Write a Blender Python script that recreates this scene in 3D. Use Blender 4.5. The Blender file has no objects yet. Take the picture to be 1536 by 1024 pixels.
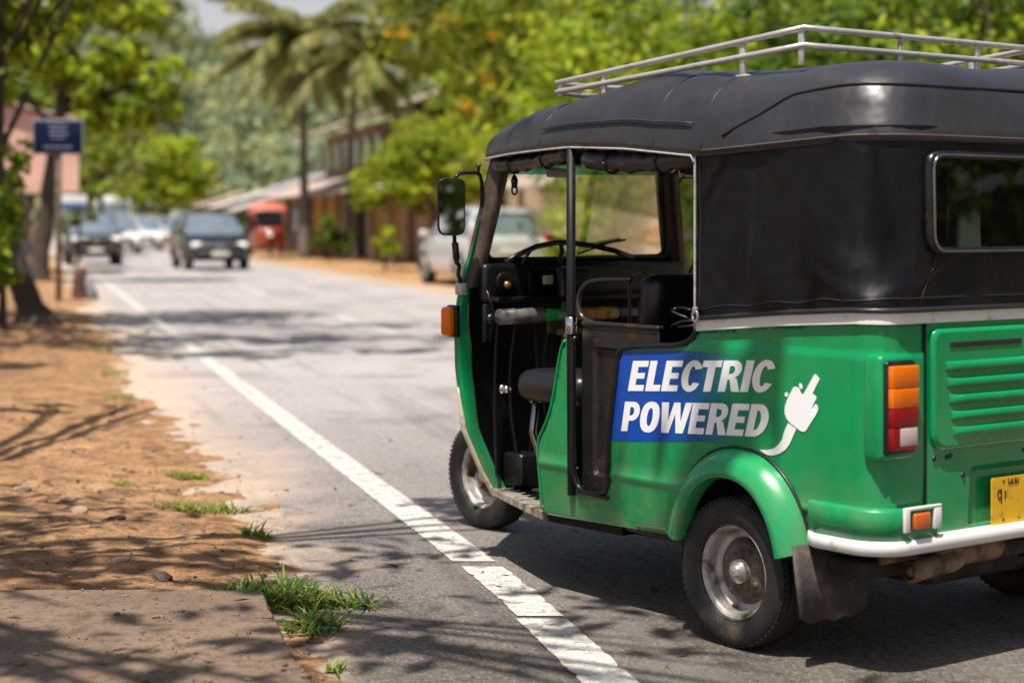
import bpy, bmesh, math, random
import numpy as np
from mathutils import Vector, Matrix, Euler
from mathutils.geometry import delaunay_2d_cdt

random.seed(7)
rng = np.random.default_rng(7)
SC = bpy.context.scene
COL = SC.collection
PI = math.pi

# ------------------------------------------------------------------ camera
FPX, CAMH = 2731.0, 1.27
cd = bpy.data.cameras.new("camera")
cam = bpy.data.objects.new("camera", cd)
COL.objects.link(cam)
cam.location = (0, 0, CAMH)
cam.rotation_euler = (PI / 2, 0, 0)
cd.sensor_width = 36.0
cd.lens = FPX / 1536 * 36.0
cd.shift_y = -(512 - 335) / 1536
cd.clip_start = 0.1
cd.clip_end = 3000
cd.dof.use_dof = True
cd.dof.focus_distance = 6.0
cd.dof.aperture_fstop = 2.05
SC.camera = cam

# ------------------------------------------------------------------ light
SUN_EL = math.radians(67)
sun_h = Vector((-0.42, -0.90)).normalized()          # horizontal direction towards the sun
S = Vector((sun_h.x * math.cos(SUN_EL), sun_h.y * math.cos(SUN_EL), math.sin(SUN_EL)))
w = bpy.data.worlds.new("World")
SC.world = w
w.use_nodes = True
nt = w.node_tree
bg = nt.nodes["Background"]
sky = nt.nodes.new("ShaderNodeTexSky")
sky.sky_type = 'NISHITA'
sky.sun_disc = False
sky.sun_elevation = SUN_EL
sky.sun_rotation = math.atan2(S.x, S.y)
sky.air_density = 1.0
sky.dust_density = 3.0
sky.ozone_density = 0.6
# hot-season haze: the lower sky whitens towards the horizon, with soft cloud patches
wc = nt.nodes.new("ShaderNodeTexCoord")
ws = nt.nodes.new("ShaderNodeSeparateXYZ")
nt.links.new(wc.outputs["Generated"], ws.inputs[0])
hz = nt.nodes.new("ShaderNodeMapRange")
hz.interpolation_type = 'SMOOTHSTEP'
nt.links.new(ws.outputs[2], hz.inputs[0])
for _i, _v in zip((1, 2, 3, 4), (0.03, 0.26, 0.92, 0.0)):
    hz.inputs[_i].default_value = _v
wn = nt.nodes.new("ShaderNodeTexNoise")
wn.inputs["Scale"].default_value = 3.2
wn.inputs["Detail"].default_value = 6
nt.links.new(wc.outputs["Generated"], wn.inputs["Vector"])
wr = nt.nodes.new("ShaderNodeMapRange")
nt.links.new(wn.outputs[0], wr.inputs[0])
for _i, _v in zip((1, 2, 3, 4), (0.50, 0.70, 0.0, 0.35)):
    wr.inputs[_i].default_value = _v
wm = nt.nodes.new("ShaderNodeMath")
wm.operation = 'MAXIMUM'
nt.links.new(hz.outputs[0], wm.inputs[0])
nt.links.new(wr.outputs[0], wm.inputs[1])
wx_ = nt.nodes.new("ShaderNodeMix")
wx_.data_type = 'RGBA'
nt.links.new(wm.outputs[0], wx_.inputs[0])
nt.links.new(sky.outputs[0], wx_.inputs[6])
wx_.inputs[7].default_value = (7.8, 7.4, 7.5, 1)
nt.links.new(wx_.outputs[2], bg.inputs[0])
bg.inputs[1].default_value = 0.074
ld = bpy.data.lights.new("sun", 'SUN')
ld.energy = 5.0
ld.angle = math.radians(0.55)
ld.color = (1.0, 0.945, 0.86)
sun = bpy.data.objects.new("sun", ld)
COL.objects.link(sun)
sun.rotation_euler = S.to_track_quat('Z', 'Y').to_euler()
SC.view_settings.view_transform = 'Standard'
SC.view_settings.look = 'None'
SC.view_settings.exposure = 0
SC.view_settings.gamma = 1
SC.cycles.use_denoising = True
SC.cycles.film_exposure = 1.38
SC.cycles.max_bounces = 8
SC.cycles.transparent_max_bounces = 12
SC.cycles.sample_clamp_indirect = 6.0

# ------------------------------------------------------------------ materials
MATS = {}

def new_mat(name):
    m = bpy.data.materials.new(name)
    m.use_nodes = True
    n = m.node_tree.nodes
    return m, m.node_tree, n["Principled BSDF"]

def ramp(nt, fac, stops):
    r = nt.nodes.new("ShaderNodeValToRGB")
    els = r.color_ramp.elements
    while len(els) < len(stops):
        els.new(0.5)
    for e, (p, c) in zip(els, stops):
        e.position = p
        e.color = (*c, 1) if len(c) == 3 else c
    nt.links.new(fac, r.inputs[0])
    return r.outputs[0]

def noise(nt, vec, scale, detail=4, rough=0.55, out=0):
    n = nt.nodes.new("ShaderNodeTexNoise")
    n.inputs["Scale"].default_value = scale
    n.inputs["Detail"].default_value = detail
    n.inputs["Roughness"].default_value = rough
    if vec is not None:
        nt.links.new(vec, n.inputs["Vector"])
    return n.outputs[out]

def mixc(nt, fac, a, b, blend='MIX'):
    m = nt.nodes.new("ShaderNodeMix")
    m.data_type = 'RGBA'
    m.blend_type = blend
    for sock, val in ((m.inputs[0], fac), (m.inputs[6], a), (m.inputs[7], b)):
        if hasattr(val, "is_linked") or hasattr(val, "links"):
            nt.links.new(val, sock)
        elif isinstance(val, (int, float)):
            sock.default_value = val
        else:
            sock.default_value = (*val, 1)
    return m.outputs[2]

def mth(nt, op, a, b=None, clamp=False):
    m = nt.nodes.new("ShaderNodeMath")
    m.operation = op
    m.use_clamp = clamp
    for i, v in enumerate((a, b)):
        if v is None:
            continue
        if isinstance(v, (int, float)):
            m.inputs[i].default_value = v
        else:
            nt.links.new(v, m.inputs[i])
    return m.outputs[0]

def maprange(nt, v, a, b, c=0.0, d=1.0):
    m = nt.nodes.new("ShaderNodeMapRange")
    nt.links.new(v, m.inputs[0])
    for i, x in zip((1, 2, 3, 4), (a, b, c, d)):
        m.inputs[i].default_value = x
    return m.outputs[0]

def bump(nt, h, strength, dist, bsdf, prev=None):
    b = nt.nodes.new("ShaderNodeBump")
    b.inputs["Strength"].default_value = strength
    b.inputs["Distance"].default_value = dist
    nt.links.new(h, b.inputs["Height"])
    if prev is not None:
        nt.links.new(prev, b.inputs["Normal"])
    if bsdf is not None:
        nt.links.new(b.outputs[0], bsdf.inputs["Normal"])
    return b.outputs[0]

def objco(nt):
    return nt.nodes.new("ShaderNodeTexCoord").outputs["Object"]

def sepx(nt, vec):
    s = nt.nodes.new("ShaderNodeSeparateXYZ")
    nt.links.new(vec, s.inputs[0])
    return s.outputs

def mat(name, col, rough=0.5, metal=0.0, var=0.12, scale=6.0, spec=0.5, coat=0.0,
        bmp=0.0, bscale=60.0, dirt=None, rvar=0.0, sheen=0.0):
    """plain surface with some wear: value noise, optional dirt colour in patches, optional bump"""
    if name in MATS:
        return MATS[name]
    m, nt, p = new_mat(name)
    co = objco(nt)
    n = noise(nt, co, scale, 6, 0.6)
    f = maprange(nt, n, 0.3, 0.7)
    c0 = tuple(min(1, x * (1 - var)) for x in col)
    c1 = tuple(min(1, x * (1 + var)) for x in col)
    c = mixc(nt, f, c0, c1)
    if dirt:
        dcol, amount, dscale = dirt
        n2 = noise(nt, co, dscale, 8, 0.65)
        f2 = maprange(nt, n2, 0.62 - amount * 0.3, 0.75 - amount * 0.2)
        c = mixc(nt, f2, c, dcol)
    nt.links.new(c, p.inputs["Base Color"])
    p.inputs["Roughness"].default_value = rough
    if rvar:
        nr = noise(nt, co, scale * 3, 5)
        nt.links.new(maprange(nt, nr, 0.3, 0.7, max(0.02, rough - rvar), rough + rvar), p.inputs["Roughness"])
    p.inputs["Metallic"].default_value = metal
    p.inputs["Specular IOR Level"].default_value = spec
    p.inputs["Coat Weight"].default_value = coat
    p.inputs["Coat Roughness"].default_value = 0.08
    if bmp:
        bump(nt, noise(nt, co, bscale, 4), bmp, 0.01, p)
    MATS[name] = m
    return m

def leaf_mat(name, dark, light, warm, trans=0.45, rough=0.45, flower=None):
    if name in MATS:
        return MATS[name]
    m, nt, p = new_mat(name)
    g = nt.nodes.new("ShaderNodeNewGeometry")
    r = g.outputs["Random Per Island"]
    c = ramp(nt, r, [(0.0, dark), (0.55, light), (0.93, warm), (0.975, warm), (1.0, flower or warm)])
    big = noise(nt, objco(nt), 0.6, 2)
    c = mixc(nt, maprange(nt, big, 0.35, 0.7, 0.0, 0.5), c, tuple(0.45 * x for x in dark))
    nt.links.new(c, p.inputs["Base Color"])
    p.inputs["Roughness"].default_value = rough
    p.inputs["Specular IOR Level"].default_value = 0.25
    t = nt.nodes.new("ShaderNodeBsdfTranslucent")
    tc = mixc(nt, 0.5, c, warm)
    nt.links.new(tc, t.inputs[0])
    mx = nt.nodes.new("ShaderNodeMixShader")
    mx.inputs[0].default_value = trans
    nt.links.new(p.outputs[0], mx.inputs[1])
    nt.links.new(t.outputs[0], mx.inputs[2])
    nt.links.new(mx.outputs[0], nt.nodes["Material Output"].inputs[0])
    MATS[name] = m
    return m

def glass_mat(name, tint, fres=1.45, dust=0.0, rough=0.02):
    if name in MATS:
        return MATS[name]
    m, nt, p = new_mat(name)
    tr = nt.nodes.new("ShaderNodeBsdfTransparent")
    tr.inputs[0].default_value = (*tint, 1)
    gl = nt.nodes.new("ShaderNodeBsdfGlossy")
    gl.inputs["Roughness"].default_value = rough
    fr = nt.nodes.new("ShaderNodeFresnel")
    fr.inputs[0].default_value = fres
    mx = nt.nodes.new("ShaderNodeMixShader")
    nt.links.new(fr.outputs[0], mx.inputs[0])
    nt.links.new(tr.outputs[0], mx.inputs[1])
    nt.links.new(gl.outputs[0], mx.inputs[2])
    out = mx.outputs[0]
    if dust:
        df = nt.nodes.new("ShaderNodeBsdfDiffuse")
        df.inputs[0].default_value = (0.5, 0.46, 0.4, 1)
        co = objco(nt)
        n = noise(nt, co, 7, 8, 0.7)
        f = maprange(nt, n, 0.42, 0.75, dust * 0.25, dust)
        m2 = nt.nodes.new("ShaderNodeMixShader")
        nt.links.new(f, m2.inputs[0])
        nt.links.new(out, m2.inputs[1])
        nt.links.new(df.outputs[0], m2.inputs[2])
        out = m2.outputs[0]
    nt.links.new(out, nt.nodes["Material Output"].inputs[0])
    MATS[name] = m
    return m

def paint_green(name="green_paint", decal=False):
    """tuk-tuk paint: glossy green, dusty and scuffed low down; decal adds the blue sticker fade"""
    if name in MATS:
        return MATS[name]
    m, nt, p = new_mat(name)
    co = objco(nt)
    x, y, z = sepx(nt, co)
    n = noise(nt, co, 2.2, 5, 0.6)
    c = mixc(nt, maprange(nt, n, 0.3, 0.7), (0.0002, 0.215, 0.064), (0.0004, 0.285, 0.092))
    if decal:
        wob = mth(nt, 'MULTIPLY', mth(nt, 'SUBTRACT', noise(nt, co, 3, 3), 0.5), 0.06)
        xx = mth(nt, 'ADD', x, wob)
        f = maprange(nt, xx, -0.06, 0.34)
        blue = ramp(nt, f, [(0.0, (0.0003, 0.245, 0.077)), (0.3, (0.0, 0.18, 0.14)), (0.62, (0.0, 0.085, 0.29)), (1.0, (0.0, 0.062, 0.37))])
        c = blue
    # fine scratches and dull patches
    st = nt.nodes.new("ShaderNodeMapping")
    st.inputs["Scale"].default_value = (1.2, 1.2, 14)
    nt.links.new(co, st.inputs[0])
    sn = noise(nt, st.outputs[0], 5, 8, 0.7)
    c = mixc(nt, maprange(nt, sn, 0.60, 0.80, 0.0, 0.14), c, (0.12, 0.36, 0.17))
    dn = noise(nt, co, 9, 8, 0.7)
    low = mth(nt, 'POWER', maprange(nt, z, 0.68, 0.26, 0.0, 1.0), 1.4)
    f = mth(nt, 'MULTIPLY', maprange(nt, dn, 0.40, 0.70), low)
    c = mixc(nt, mth(nt, 'MULTIPLY', f, 0.0 if decal else 0.62), c, (0.25, 0.18, 0.105))
    ms = nt.nodes.new("ShaderNodeMapping")
    ms.inputs["Scale"].default_value = (9, 9, 0.8)
    nt.links.new(co, ms.inputs[0])
    run = noise(nt, ms.outputs[0], 3.0, 5, 0.6)
    c = mixc(nt, mth(nt, 'MULTIPLY', maprange(nt, run, 0.56, 0.72), 0.0 if decal else 0.16), c, (0.10, 0.14, 0.08))
    msc = nt.nodes.new("ShaderNodeMapping")
    msc.inputs["Scale"].default_value = (3.5, 3.5, 55)
    msc.inputs["Rotation"].default_value = (0.12, 0.2, 0.0)
    nt.links.new(co, msc.inputs[0])
    scr = noise(nt, msc.outputs[0], 3.0, 3, 0.5)
    c = mixc(nt, maprange(nt, scr, 0.715, 0.74, 0.0, 0.35 if not decal else 0.12), c, (0.18, 0.42, 0.28))
    chip = noise(nt, co, 38, 3, 0.5)
    c = mixc(nt, mth(nt, 'MULTIPLY', maprange(nt, chip, 0.76, 0.775), 0.0 if decal else 0.6), c, (0.03, 0.03, 0.025))
    nt.links.new(c, p.inputs["Base Color"])
    rn = noise(nt, co, 12, 6, 0.65)
    nt.links.new(maprange(nt, rn, 0.3, 0.75, 0.20, 0.38), p.inputs["Roughness"])
    p.inputs["Coat Weight"].default_value = 0.45 if not decal else 0.2
    p.inputs["Coat Roughness"].default_value = 0.05
    p.inputs["Specular IOR Level"].default_value = 0.38
    bn = noise(nt, co, 5.0, 2)
    bump(nt, bn, 0.30, 0.014, p)
    MATS[name] = m
    return m

def canvas_mat(name, col, rough=0.46, spec=0.5, crease=0.10):
    if name in MATS:
        return MATS[name]
    m, nt, p = new_mat(name)
    co = objco(nt)
    n = noise(nt, co, 3.2, 7, 0.65)
    c = mixc(nt, maprange(nt, n, 0.3, 0.72), tuple(x * 0.75 for x in col), tuple(x * 1.35 for x in col))
    # dust settled in blotches and streaks
    mp = nt.nodes.new("ShaderNodeMapping")
    mp.inputs["Scale"].default_value = (1, 1, 0.35)
    nt.links.new(co, mp.inputs[0])
    d = noise(nt, mp.outputs[0], 14, 8, 0.72)
    c = mixc(nt, maprange(nt, d, 0.56, 0.80, 0.0, 0.10), c, (0.12, 0.11, 0.105))
    sp = noise(nt, co, 95, 2, 0.4)
    c = mixc(nt, maprange(nt, sp, 0.76, 0.80, 0.0, 0.25), c, (0.16, 0.15, 0.14))
    nt.links.new(c, p.inputs["Base Color"])
    nt.links.new(maprange(nt, d, 0.3, 0.75, rough - 0.05, rough + 0.14), p.inputs["Roughness"])
    p.inputs["Specular IOR Level"].default_value = spec
    w1 = noise(nt, co, 4.5, 3, 0.5)
    b1 = bump(nt, w1, 0.6, 0.03, None)
    mw = nt.nodes.new("ShaderNodeTexVoronoi")
    mw.feature = 'DISTANCE_TO_EDGE'
    mw.inputs["Scale"].default_value = 2.6
    va = nt.nodes.new("ShaderNodeVectorMath")
    va.operation = 'ADD'
    nt.links.new(co, va.inputs[0])
    nt.links.new(noise(nt, co, 2.2, 3, 0.5, 1), va.inputs[1])
    nt.links.new(va.outputs[0], mw.inputs["Vector"])
    b1 = bump(nt, maprange(nt, mw.outputs[0], 0.0, 0.09, 1.0, 0.0), crease, 0.008, None, b1)
    w2 = noise(nt, co, 420, 2, 0.5)
    bump(nt, w2, 0.12, 0.003, p, b1)
    MATS[name] = m
    return m

# ------------------------------------------------------------------ mesh builder
def vec(*a):
    return Vector(a)

class MB:
    def __init__(self):
        self.v, self.f, self.mi, self.sm = [], [], [], []

    def add(self, vs, fs, mi=0, smooth=False):
        o = len(self.v)
        self.v += [tuple(p) for p in vs]
        for f in fs:
            self.f.append(tuple(i + o for i in f))
            self.mi.append(mi)
            self.sm.append(smooth)
        return self

    def bm(self, b, mi=0, smooth=False, mtx=None):
        b.verts.index_update()
        vs = [(mtx @ v.co) if mtx else v.co.copy() for v in b.verts]
        self.add(vs, [[v.index for v in f.verts] for f in b.faces], mi, smooth)
        b.free()
        return self

    def box(self, c, s, bev=0.0, rot=None, mi=0, seg=2, smooth=None):
        b = bmesh.new()
        bmesh.ops.create_cube(b, size=1.0)
        for v in b.verts:
            v.co = Vector((v.co.x * s[0], v.co.y * s[1], v.co.z * s[2]))
        if bev > 0:
            bev = min(bev, 0.49 * min(s))
            bmesh.ops.bevel(b, geom=list(b.edges), offset=bev, segments=seg, affect='EDGES', profile=0.5)
        m = Matrix.Translation(c)
        if rot is not None:
            m = m @ Euler(rot).to_matrix().to_4x4()
        return self.bm(b, mi, bev > 0 if smooth is None else smooth, m)

    def tube(self, pts, r, n=10, closed=False, mi=0, caps=True, smooth=True):
        pts = [Vector(p) for p in pts]
        k = len(pts)
        rs = r if isinstance(r, (list, tuple)) else [r] * k
        vs, fs = [], []
        prev = None
        for i, p in enumerate(pts):
            if closed:
                t = pts[(i + 1) % k] - pts[(i - 1) % k]
            else:
                t = pts[min(i + 1, k - 1)] - pts[max(i - 1, 0)]
            t = t.normalized() if t.length > 1e-9 else Vector((0, 0, 1))
            if prev is None:
                a = Vector((0, 0, 1)) if abs(t.z) < 0.9 else Vector((1, 0, 0))
                u = t.cross(a).normalized()
            else:
                u = (prev - t * prev.dot(t))
                u = u.normalized() if u.length > 1e-6 else t.orthogonal().normalized()
            prev = u
            w_ = t.cross(u)
            for j in range(n):
                a = 2 * PI * j / n
                vs.append(p + (u * math.cos(a) + w_ * math.sin(a)) * rs[i])
        for i in range(k if closed else k - 1):
            i2 = (i + 1) % k
            for j in range(n):
                j2 = (j + 1) % n
                fs.append((i * n + j, i * n + j2, i2 * n + j2, i2 * n + j))
        if caps and not closed:
            fs.append(tuple(range(n))[::-1])
            fs.append(tuple((k - 1) * n + j for j in range(n)))
        return self.add(vs, fs, mi, smooth)

    def lathe(self, prof, c=(0, 0, 0), axis='Y', n=40, mi=0, smooth=True, closed=False):
        """prof: list of (radius, along axis)"""
        vs, fs = [], []
        k = len(prof)
        for r, a in prof:
            for j in range(n):
                t = 2 * PI * j / n
                x, y = r * math.cos(t), r * math.sin(t)
                p = {'Y': (x, a, y), 'Z': (x, y, a), 'X': (a, x, y)}[axis]
                vs.append((p[0] + c[0], p[1] + c[1], p[2] + c[2]))
        for i in range(k - 1 + (1 if closed else 0)):
            i2 = (i + 1) % k
            for j in range(n):
                j2 = (j + 1) % n
                fs.append((i * n + j, i * n + j2, i2 * n + j2, i2 * n + j))
        return self.add(vs, fs, mi, smooth)

    def grid(self, rows, mi=0, smooth=True, closed=False):
        """rows: list of equally long point lists"""
        n = len(rows[0])
        vs = [p for r in rows for p in r]
        fs = []
        for i in range(len(rows) - 1):
            for j in range(n if closed else n - 1):
                j2 = (j + 1) % n
                fs.append((i * n + j, i * n + j2, (i + 1) * n + j2, (i + 1) * n + j))
        return self.add(vs, fs, mi, smooth)

    def prism(self, poly, mapf, d0, d1, mi=0, smooth=False):
        """poly 2D (convex or simple), mapf(a,b,d)->3D; caps + sides"""
        n = len(poly)
        vs = [mapf(a, b, d0) for a, b in poly] + [mapf(a, b, d1) for a, b in poly]
        fs = [tuple(range(n)), tuple(range(2 * n - 1, n - 1, -1))]
        for i in range(n):
            j = (i + 1) % n
            fs.append((i, j, n + j, n + i))
        return self.add(vs, fs, mi, smooth)

    def build(self, name, mats, parent=None, weld=False, bevel=0.0, wn=False):
        me = bpy.data.meshes.new(name)
        me.from_pydata(self.v, [], self.f)
        if not isinstance(mats, (list, tuple)):
            mats = [mats]
        for m in mats:
            me.materials.append(m)
        me.polygons.foreach_set("material_index", self.mi)
        me.polygons.foreach_set("use_smooth", self.sm)
        b = bmesh.new()
        b.from_mesh(me)
        if weld:
            bmesh.ops.remove_doubles(b, verts=b.verts, dist=1e-5)
        bmesh.ops.recalc_face_normals(b, faces=b.faces)
        b.to_mesh(me)
        b.free()
        me.update()
        o = bpy.data.objects.new(name, me)
        COL.objects.link(o)
        if parent is not None:
            o.parent = parent
        if bevel > 0:
            bv = o.modifiers.new("bevel", 'BEVEL')
            bv.width = bevel
            bv.segments = 2
            bv.limit_method = 'ANGLE'
        return o

def thing(name, label, cat, loc=(0, 0, 0), rz=0.0, group=None):
    o = bpy.data.objects.new(name, None)
    COL.objects.link(o)
    o.empty_display_size = 0.2
    o.location = loc
    o.rotation_euler = (0, 0, rz)
    o["label"] = label
    o["category"] = cat
    if group:
        o["group"] = group
    return o

def tag(o, label, cat, group=None):
    o["label"] = label
    o["category"] = cat
    if group:
        o["group"] = group
    return o

def struct(o):
    o["kind"] = "structure"
    return o

def stuff(o, label, cat):
    o["kind"] = "stuff"
    o["label"] = label
    o["category"] = cat
    return o

def lerp(a, b, t):
    return a + (b - a) * t

def interp(x, xs, ys):
    return float(np.interp(x, xs, ys))

def smooth01(t):
    t = max(0.0, min(1.0, t))
    return t * t * (3 - 2 * t)

def inpoly(x, y, poly):
    c = False
    n = len(poly)
    j = n - 1
    for i in range(n):
        xi, yi = poly[i]
        xj, yj = poly[j]
        if (yi > y) != (yj > y) and x < (xj - xi) * (y - yi) / (yj - yi) + xi:
            c = not c
        j = i
    return c

def densify(poly, step):
    out = []
    for i in range(len(poly)):
        a, b = poly[i], poly[(i + 1) % len(poly)]
        d = math.dist(a, b)
        k = max(1, int(math.ceil(d / step)))
        for t in range(k):
            out.append((lerp(a[0], b[0], t / k), lerp(a[1], b[1], t / k)))
    return out

def roundpoly(poly, r, n=5):
    """round every corner of a polygon"""
    out = []
    k = len(poly)
    for i in range(k):
        p, a, b = Vector(poly[i]), Vector(poly[i - 1]), Vector(poly[(i + 1) % k])
        rr = r[i] if isinstance(r, (list, tuple)) else r
        u, v_ = (a - p), (b - p)
        rr = min(rr, 0.48 * u.length, 0.48 * v_.length)
        if rr < 1e-6:
            out.append(tuple(p))
            continue
        p0, p1 = p + u.normalized() * rr, p + v_.normalized() * rr
        for t in range(n + 1):
            s = t / n
            q = p0 * (1 - s) ** 2 + p * 2 * s * (1 - s) + p1 * s ** 2
            out.append((q.x, q.y))
    return out

def panel(mb, outline, holes, mapf, step=0.03, mi=0, smooth=True, rows=()):
    """flat outline (with holes) in parameter space, meshed with inner points and mapped to 3D"""
    pts, edges = [], []
    loops = [densify(outline, step)] + [densify(h, step) for h in holes]
    for lp in loops:
        o = len(pts)
        pts += lp
        edges += [(o + i, o + (i + 1) % len(lp)) for i in range(len(lp))]
    xs = [p[0] for p in outline]
    ys = [p[1] for p in outline]
    nx = int((max(xs) - min(xs)) / step)
    ny = int((max(ys) - min(ys)) / step)
    yl = [min(ys) + (j + 0.5) * (max(ys) - min(ys)) / max(ny, 1) for j in range(ny)]
    for z0 in rows:
        yl = [y for y in yl if abs(y - z0) > 0.025] + [z0 - 0.018, z0 - 0.009, z0, z0 + 0.009, z0 + 0.018]
    for i in range(nx):
        for y in yl:
            x = min(xs) + (i + 0.5) * (max(xs) - min(xs)) / max(nx, 1)
            if inpoly(x, y, outline) and not any(inpoly(x, y, h) for h in holes):
                pts.append((x, y))
    r = delaunay_2d_cdt([Vector(p) for p in pts], edges, [], 0, 1e-6)
    V, Fc = r[0], r[2]
    fs = []
    for f in Fc:
        cx = sum(V[i].x for i in f) / len(f)
        cy = sum(V[i].y for i in f) / len(f)
        if inpoly(cx, cy, outline) and not any(inpoly(cx, cy, h) for h in holes):
            fs.append(tuple(f))
    mb.add([mapf(v.x, v.y) for v in V], fs, mi, smooth)
    return mb
# ================================================================== TUK-TUK
TH = math.radians(37)
FW = (-math.sin(TH), math.cos(TH))
RT = (math.cos(TH), math.sin(TH))
TO = (0.70 + 0.65 * RT[0], 5.48 + 0.65 * RT[1])
TUK = thing("auto_rickshaw", "green tuk-tuk with black hood, roof rack and blue ELECTRIC POWERED sticker by the white line",
            "tuk-tuk", (TO[0], TO[1], 0), PI / 2 + TH)

G = paint_green()
GD = paint_green("sticker_paint", True)
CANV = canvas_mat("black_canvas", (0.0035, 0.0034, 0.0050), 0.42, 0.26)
CANVR = canvas_mat("roof_canvas", (0.028, 0.026, 0.030), 0.34, 0.55, 0.03)  # lighter copy of the canvas, the roof's sheen put into its colour
BLK = mat("black_trim", (0.006, 0.006, 0.007), 0.34, var=0.3, dirt=((0.05, 0.042, 0.035), 0.05, 20), rvar=0.12)
BLKP = mat("black_pressed_panel", (0.014, 0.012, 0.011), 0.36, var=0.3, dirt=((0.07, 0.05, 0.038), 0.12, 9), rvar=0.12)
INT = mat("black_interior", (0.003, 0.0028, 0.0028), 0.5, var=0.35, dirt=((0.012, 0.010, 0.008), 0.1, 12), spec=0.22)
SEATM = mat("black_vinyl", (0.012, 0.012, 0.014), 0.33, var=0.2, rvar=0.1, bmp=0.15, bscale=160)
WHT = mat("white_paint", (0.72, 0.70, 0.68), 0.38, var=0.06, dirt=((0.40, 0.33, 0.26), 0.12, 12), coat=0.2)
CREAM = mat("cream_trim", (0.62, 0.56, 0.40), 0.4, var=0.1, dirt=((0.26, 0.2, 0.12), 0.3, 16))
STEEL = mat("galvanised_tube", (0.56, 0.54, 0.52), 0.36, 0.55, var=0.12, dirt=((0.30, 0.20, 0.13), 0.22, 18), rvar=0.1)
CHR = mat("chrome", (0.62, 0.62, 0.62), 0.16, 1.0, var=0.1, rvar=0.08)
DARKCHR = mat("dark_chrome", (0.30, 0.30, 0.31), 0.22, 1.0, var=0.2)
TYRE = mat("tyre_rubber", (0.013, 0.012, 0.011), 0.66, var=0.3, dirt=((0.075, 0.055, 0.04), 0.3, 7), bmp=0.2, bscale=90)
RIM = mat("grey_rim", (0.46, 0.43, 0.40), 0.40, 0.45, var=0.2, dirt=((0.13, 0.085, 0.055), 0.5, 16), rvar=0.12)
RIMD = mat("rusty_rim_centre", (0.15, 0.115, 0.09), 0.55, 0.3, var=0.35, dirt=((0.05, 0.03, 0.02), 0.6, 22))
HUBM = mat("hub_cap_metal", (0.55, 0.52, 0.48), 0.36, 0.7, var=0.2, dirt=((0.16, 0.1, 0.06), 0.45, 30))
RUST = mat("rusty_metal", (0.26, 0.16, 0.10), 0.7, 0.2, var=0.4, dirt=((0.05, 0.03, 0.02), 0.6, 14), bmp=0.3, bscale=70)
UND = mat("underbody", (0.022, 0.018, 0.015), 0.85, var=0.4, dirt=((0.10, 0.07, 0.05), 0.4, 9))
FLAP = mat("mudflap_rubber", (0.052, 0.043, 0.037), 0.75, var=0.25, dirt=((0.15, 0.115, 0.085), 0.55, 8), bmp=0.25, bscale=50)
AMB = mat("amber_lens", (0.78, 0.155, 0.0), 0.2, var=0.12, spec=0.3, coat=0.25, bmp=0.2, bscale=240)
REDL = mat("red_lens", (0.24, 0.001, 0.003), 0.18, var=0.15, spec=0.3, coat=0.25, bmp=0.2, bscale=240)
WLENS = mat("reverse_lens", (0.55, 0.42, 0.42), 0.18, var=0.1, coat=0.5, bmp=0.4, bscale=300)
ORANGE = mat("orange_reflector", (0.60, 0.11, 0.015), 0.28, var=0.1, coat=0.4, bmp=0.3, bscale=260)
YEL = mat("yellow_plate", (0.72, 0.40, 0.012), 0.42, var=0.06, dirt=((0.30, 0.17, 0.05), 0.2, 25))
LETTER = mat("white_vinyl_letter", (0.84, 0.84, 0.85), 0.42, var=0.03)
PLATEB = mat("plate_black", (0.015, 0.013, 0.012), 0.5)
SEAM = mat("seam_piping", (0.020, 0.019, 0.021), 0.40, var=0.2)
PIPE = mat("pale_piping", (0.36, 0.35, 0.34), 0.45, var=0.15, dirt=((0.12, 0.1, 0.09), 0.3, 30))
MIR = mat("mirror_glass", (0.82, 0.85, 0.84), 0.02, 1.0, var=0.02)
WGLASS = glass_mat("windscreen_glass", (0.92, 0.96, 0.95), 1.5, 0.16)  # dust film also stands for pale reflections on the glass
RGLASS = glass_mat("rear_glass", (0.035, 0.05, 0.043), 1.32, 0.012)

XR, YS = -0.56, 0.68           # rear plane, side plane
S_A, S_B = -0.47, -0.611       # parameter at start and end of the corner

def body_off(z):
    """gentle section of the lower body: tumble-in at the sill and one pressed crease"""
    o = -0.028 * max(0.0, (0.60 - z) / 0.34) ** 2
    o += 0.007 * math.exp(-((z - 0.452) / 0.012) ** 2)
    o += -0.006 * smooth01((z - 0.893) / 0.02)
    return o

def perim(s, z, off=0.0, R=0.09, side=1):
    """point on the vehicle's plan outline: s runs back along the side, round the corner, across the rear"""
    if s >= S_A:
        x = lerp(XR + R, 0.2, (s - S_A) / (0.2 - S_A)) if s < 0.2 else s
        y = YS
        nx, ny = 0.0, 1.0
        if s > 0.85:
            y -= 0.05 * (s - 0.85) ** 1.3
    elif s >= S_B:
        a = (S_A - s) / (S_A - S_B) * PI / 2
        x, y = XR + R - R * math.sin(a), YS - R + R * math.cos(a)
        nx, ny = -math.sin(a), math.cos(a)
    else:
        x = XR
        y = (YS - R) * (1.201 + s) / 0.59
        nx, ny = -1.0, 0.0
    return Vector((x + nx * off, (y + ny * off) * side, z))

def ztop_green(s):
    return interp(s, [-0.62, -0.47, -0.2, 0.176], [0.992, 0.992, 0.975, 0.942])

def bmap(side, off=0.0):
    return lambda s, z: perim(s, z, off + body_off(z), 0.09, side)

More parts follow.
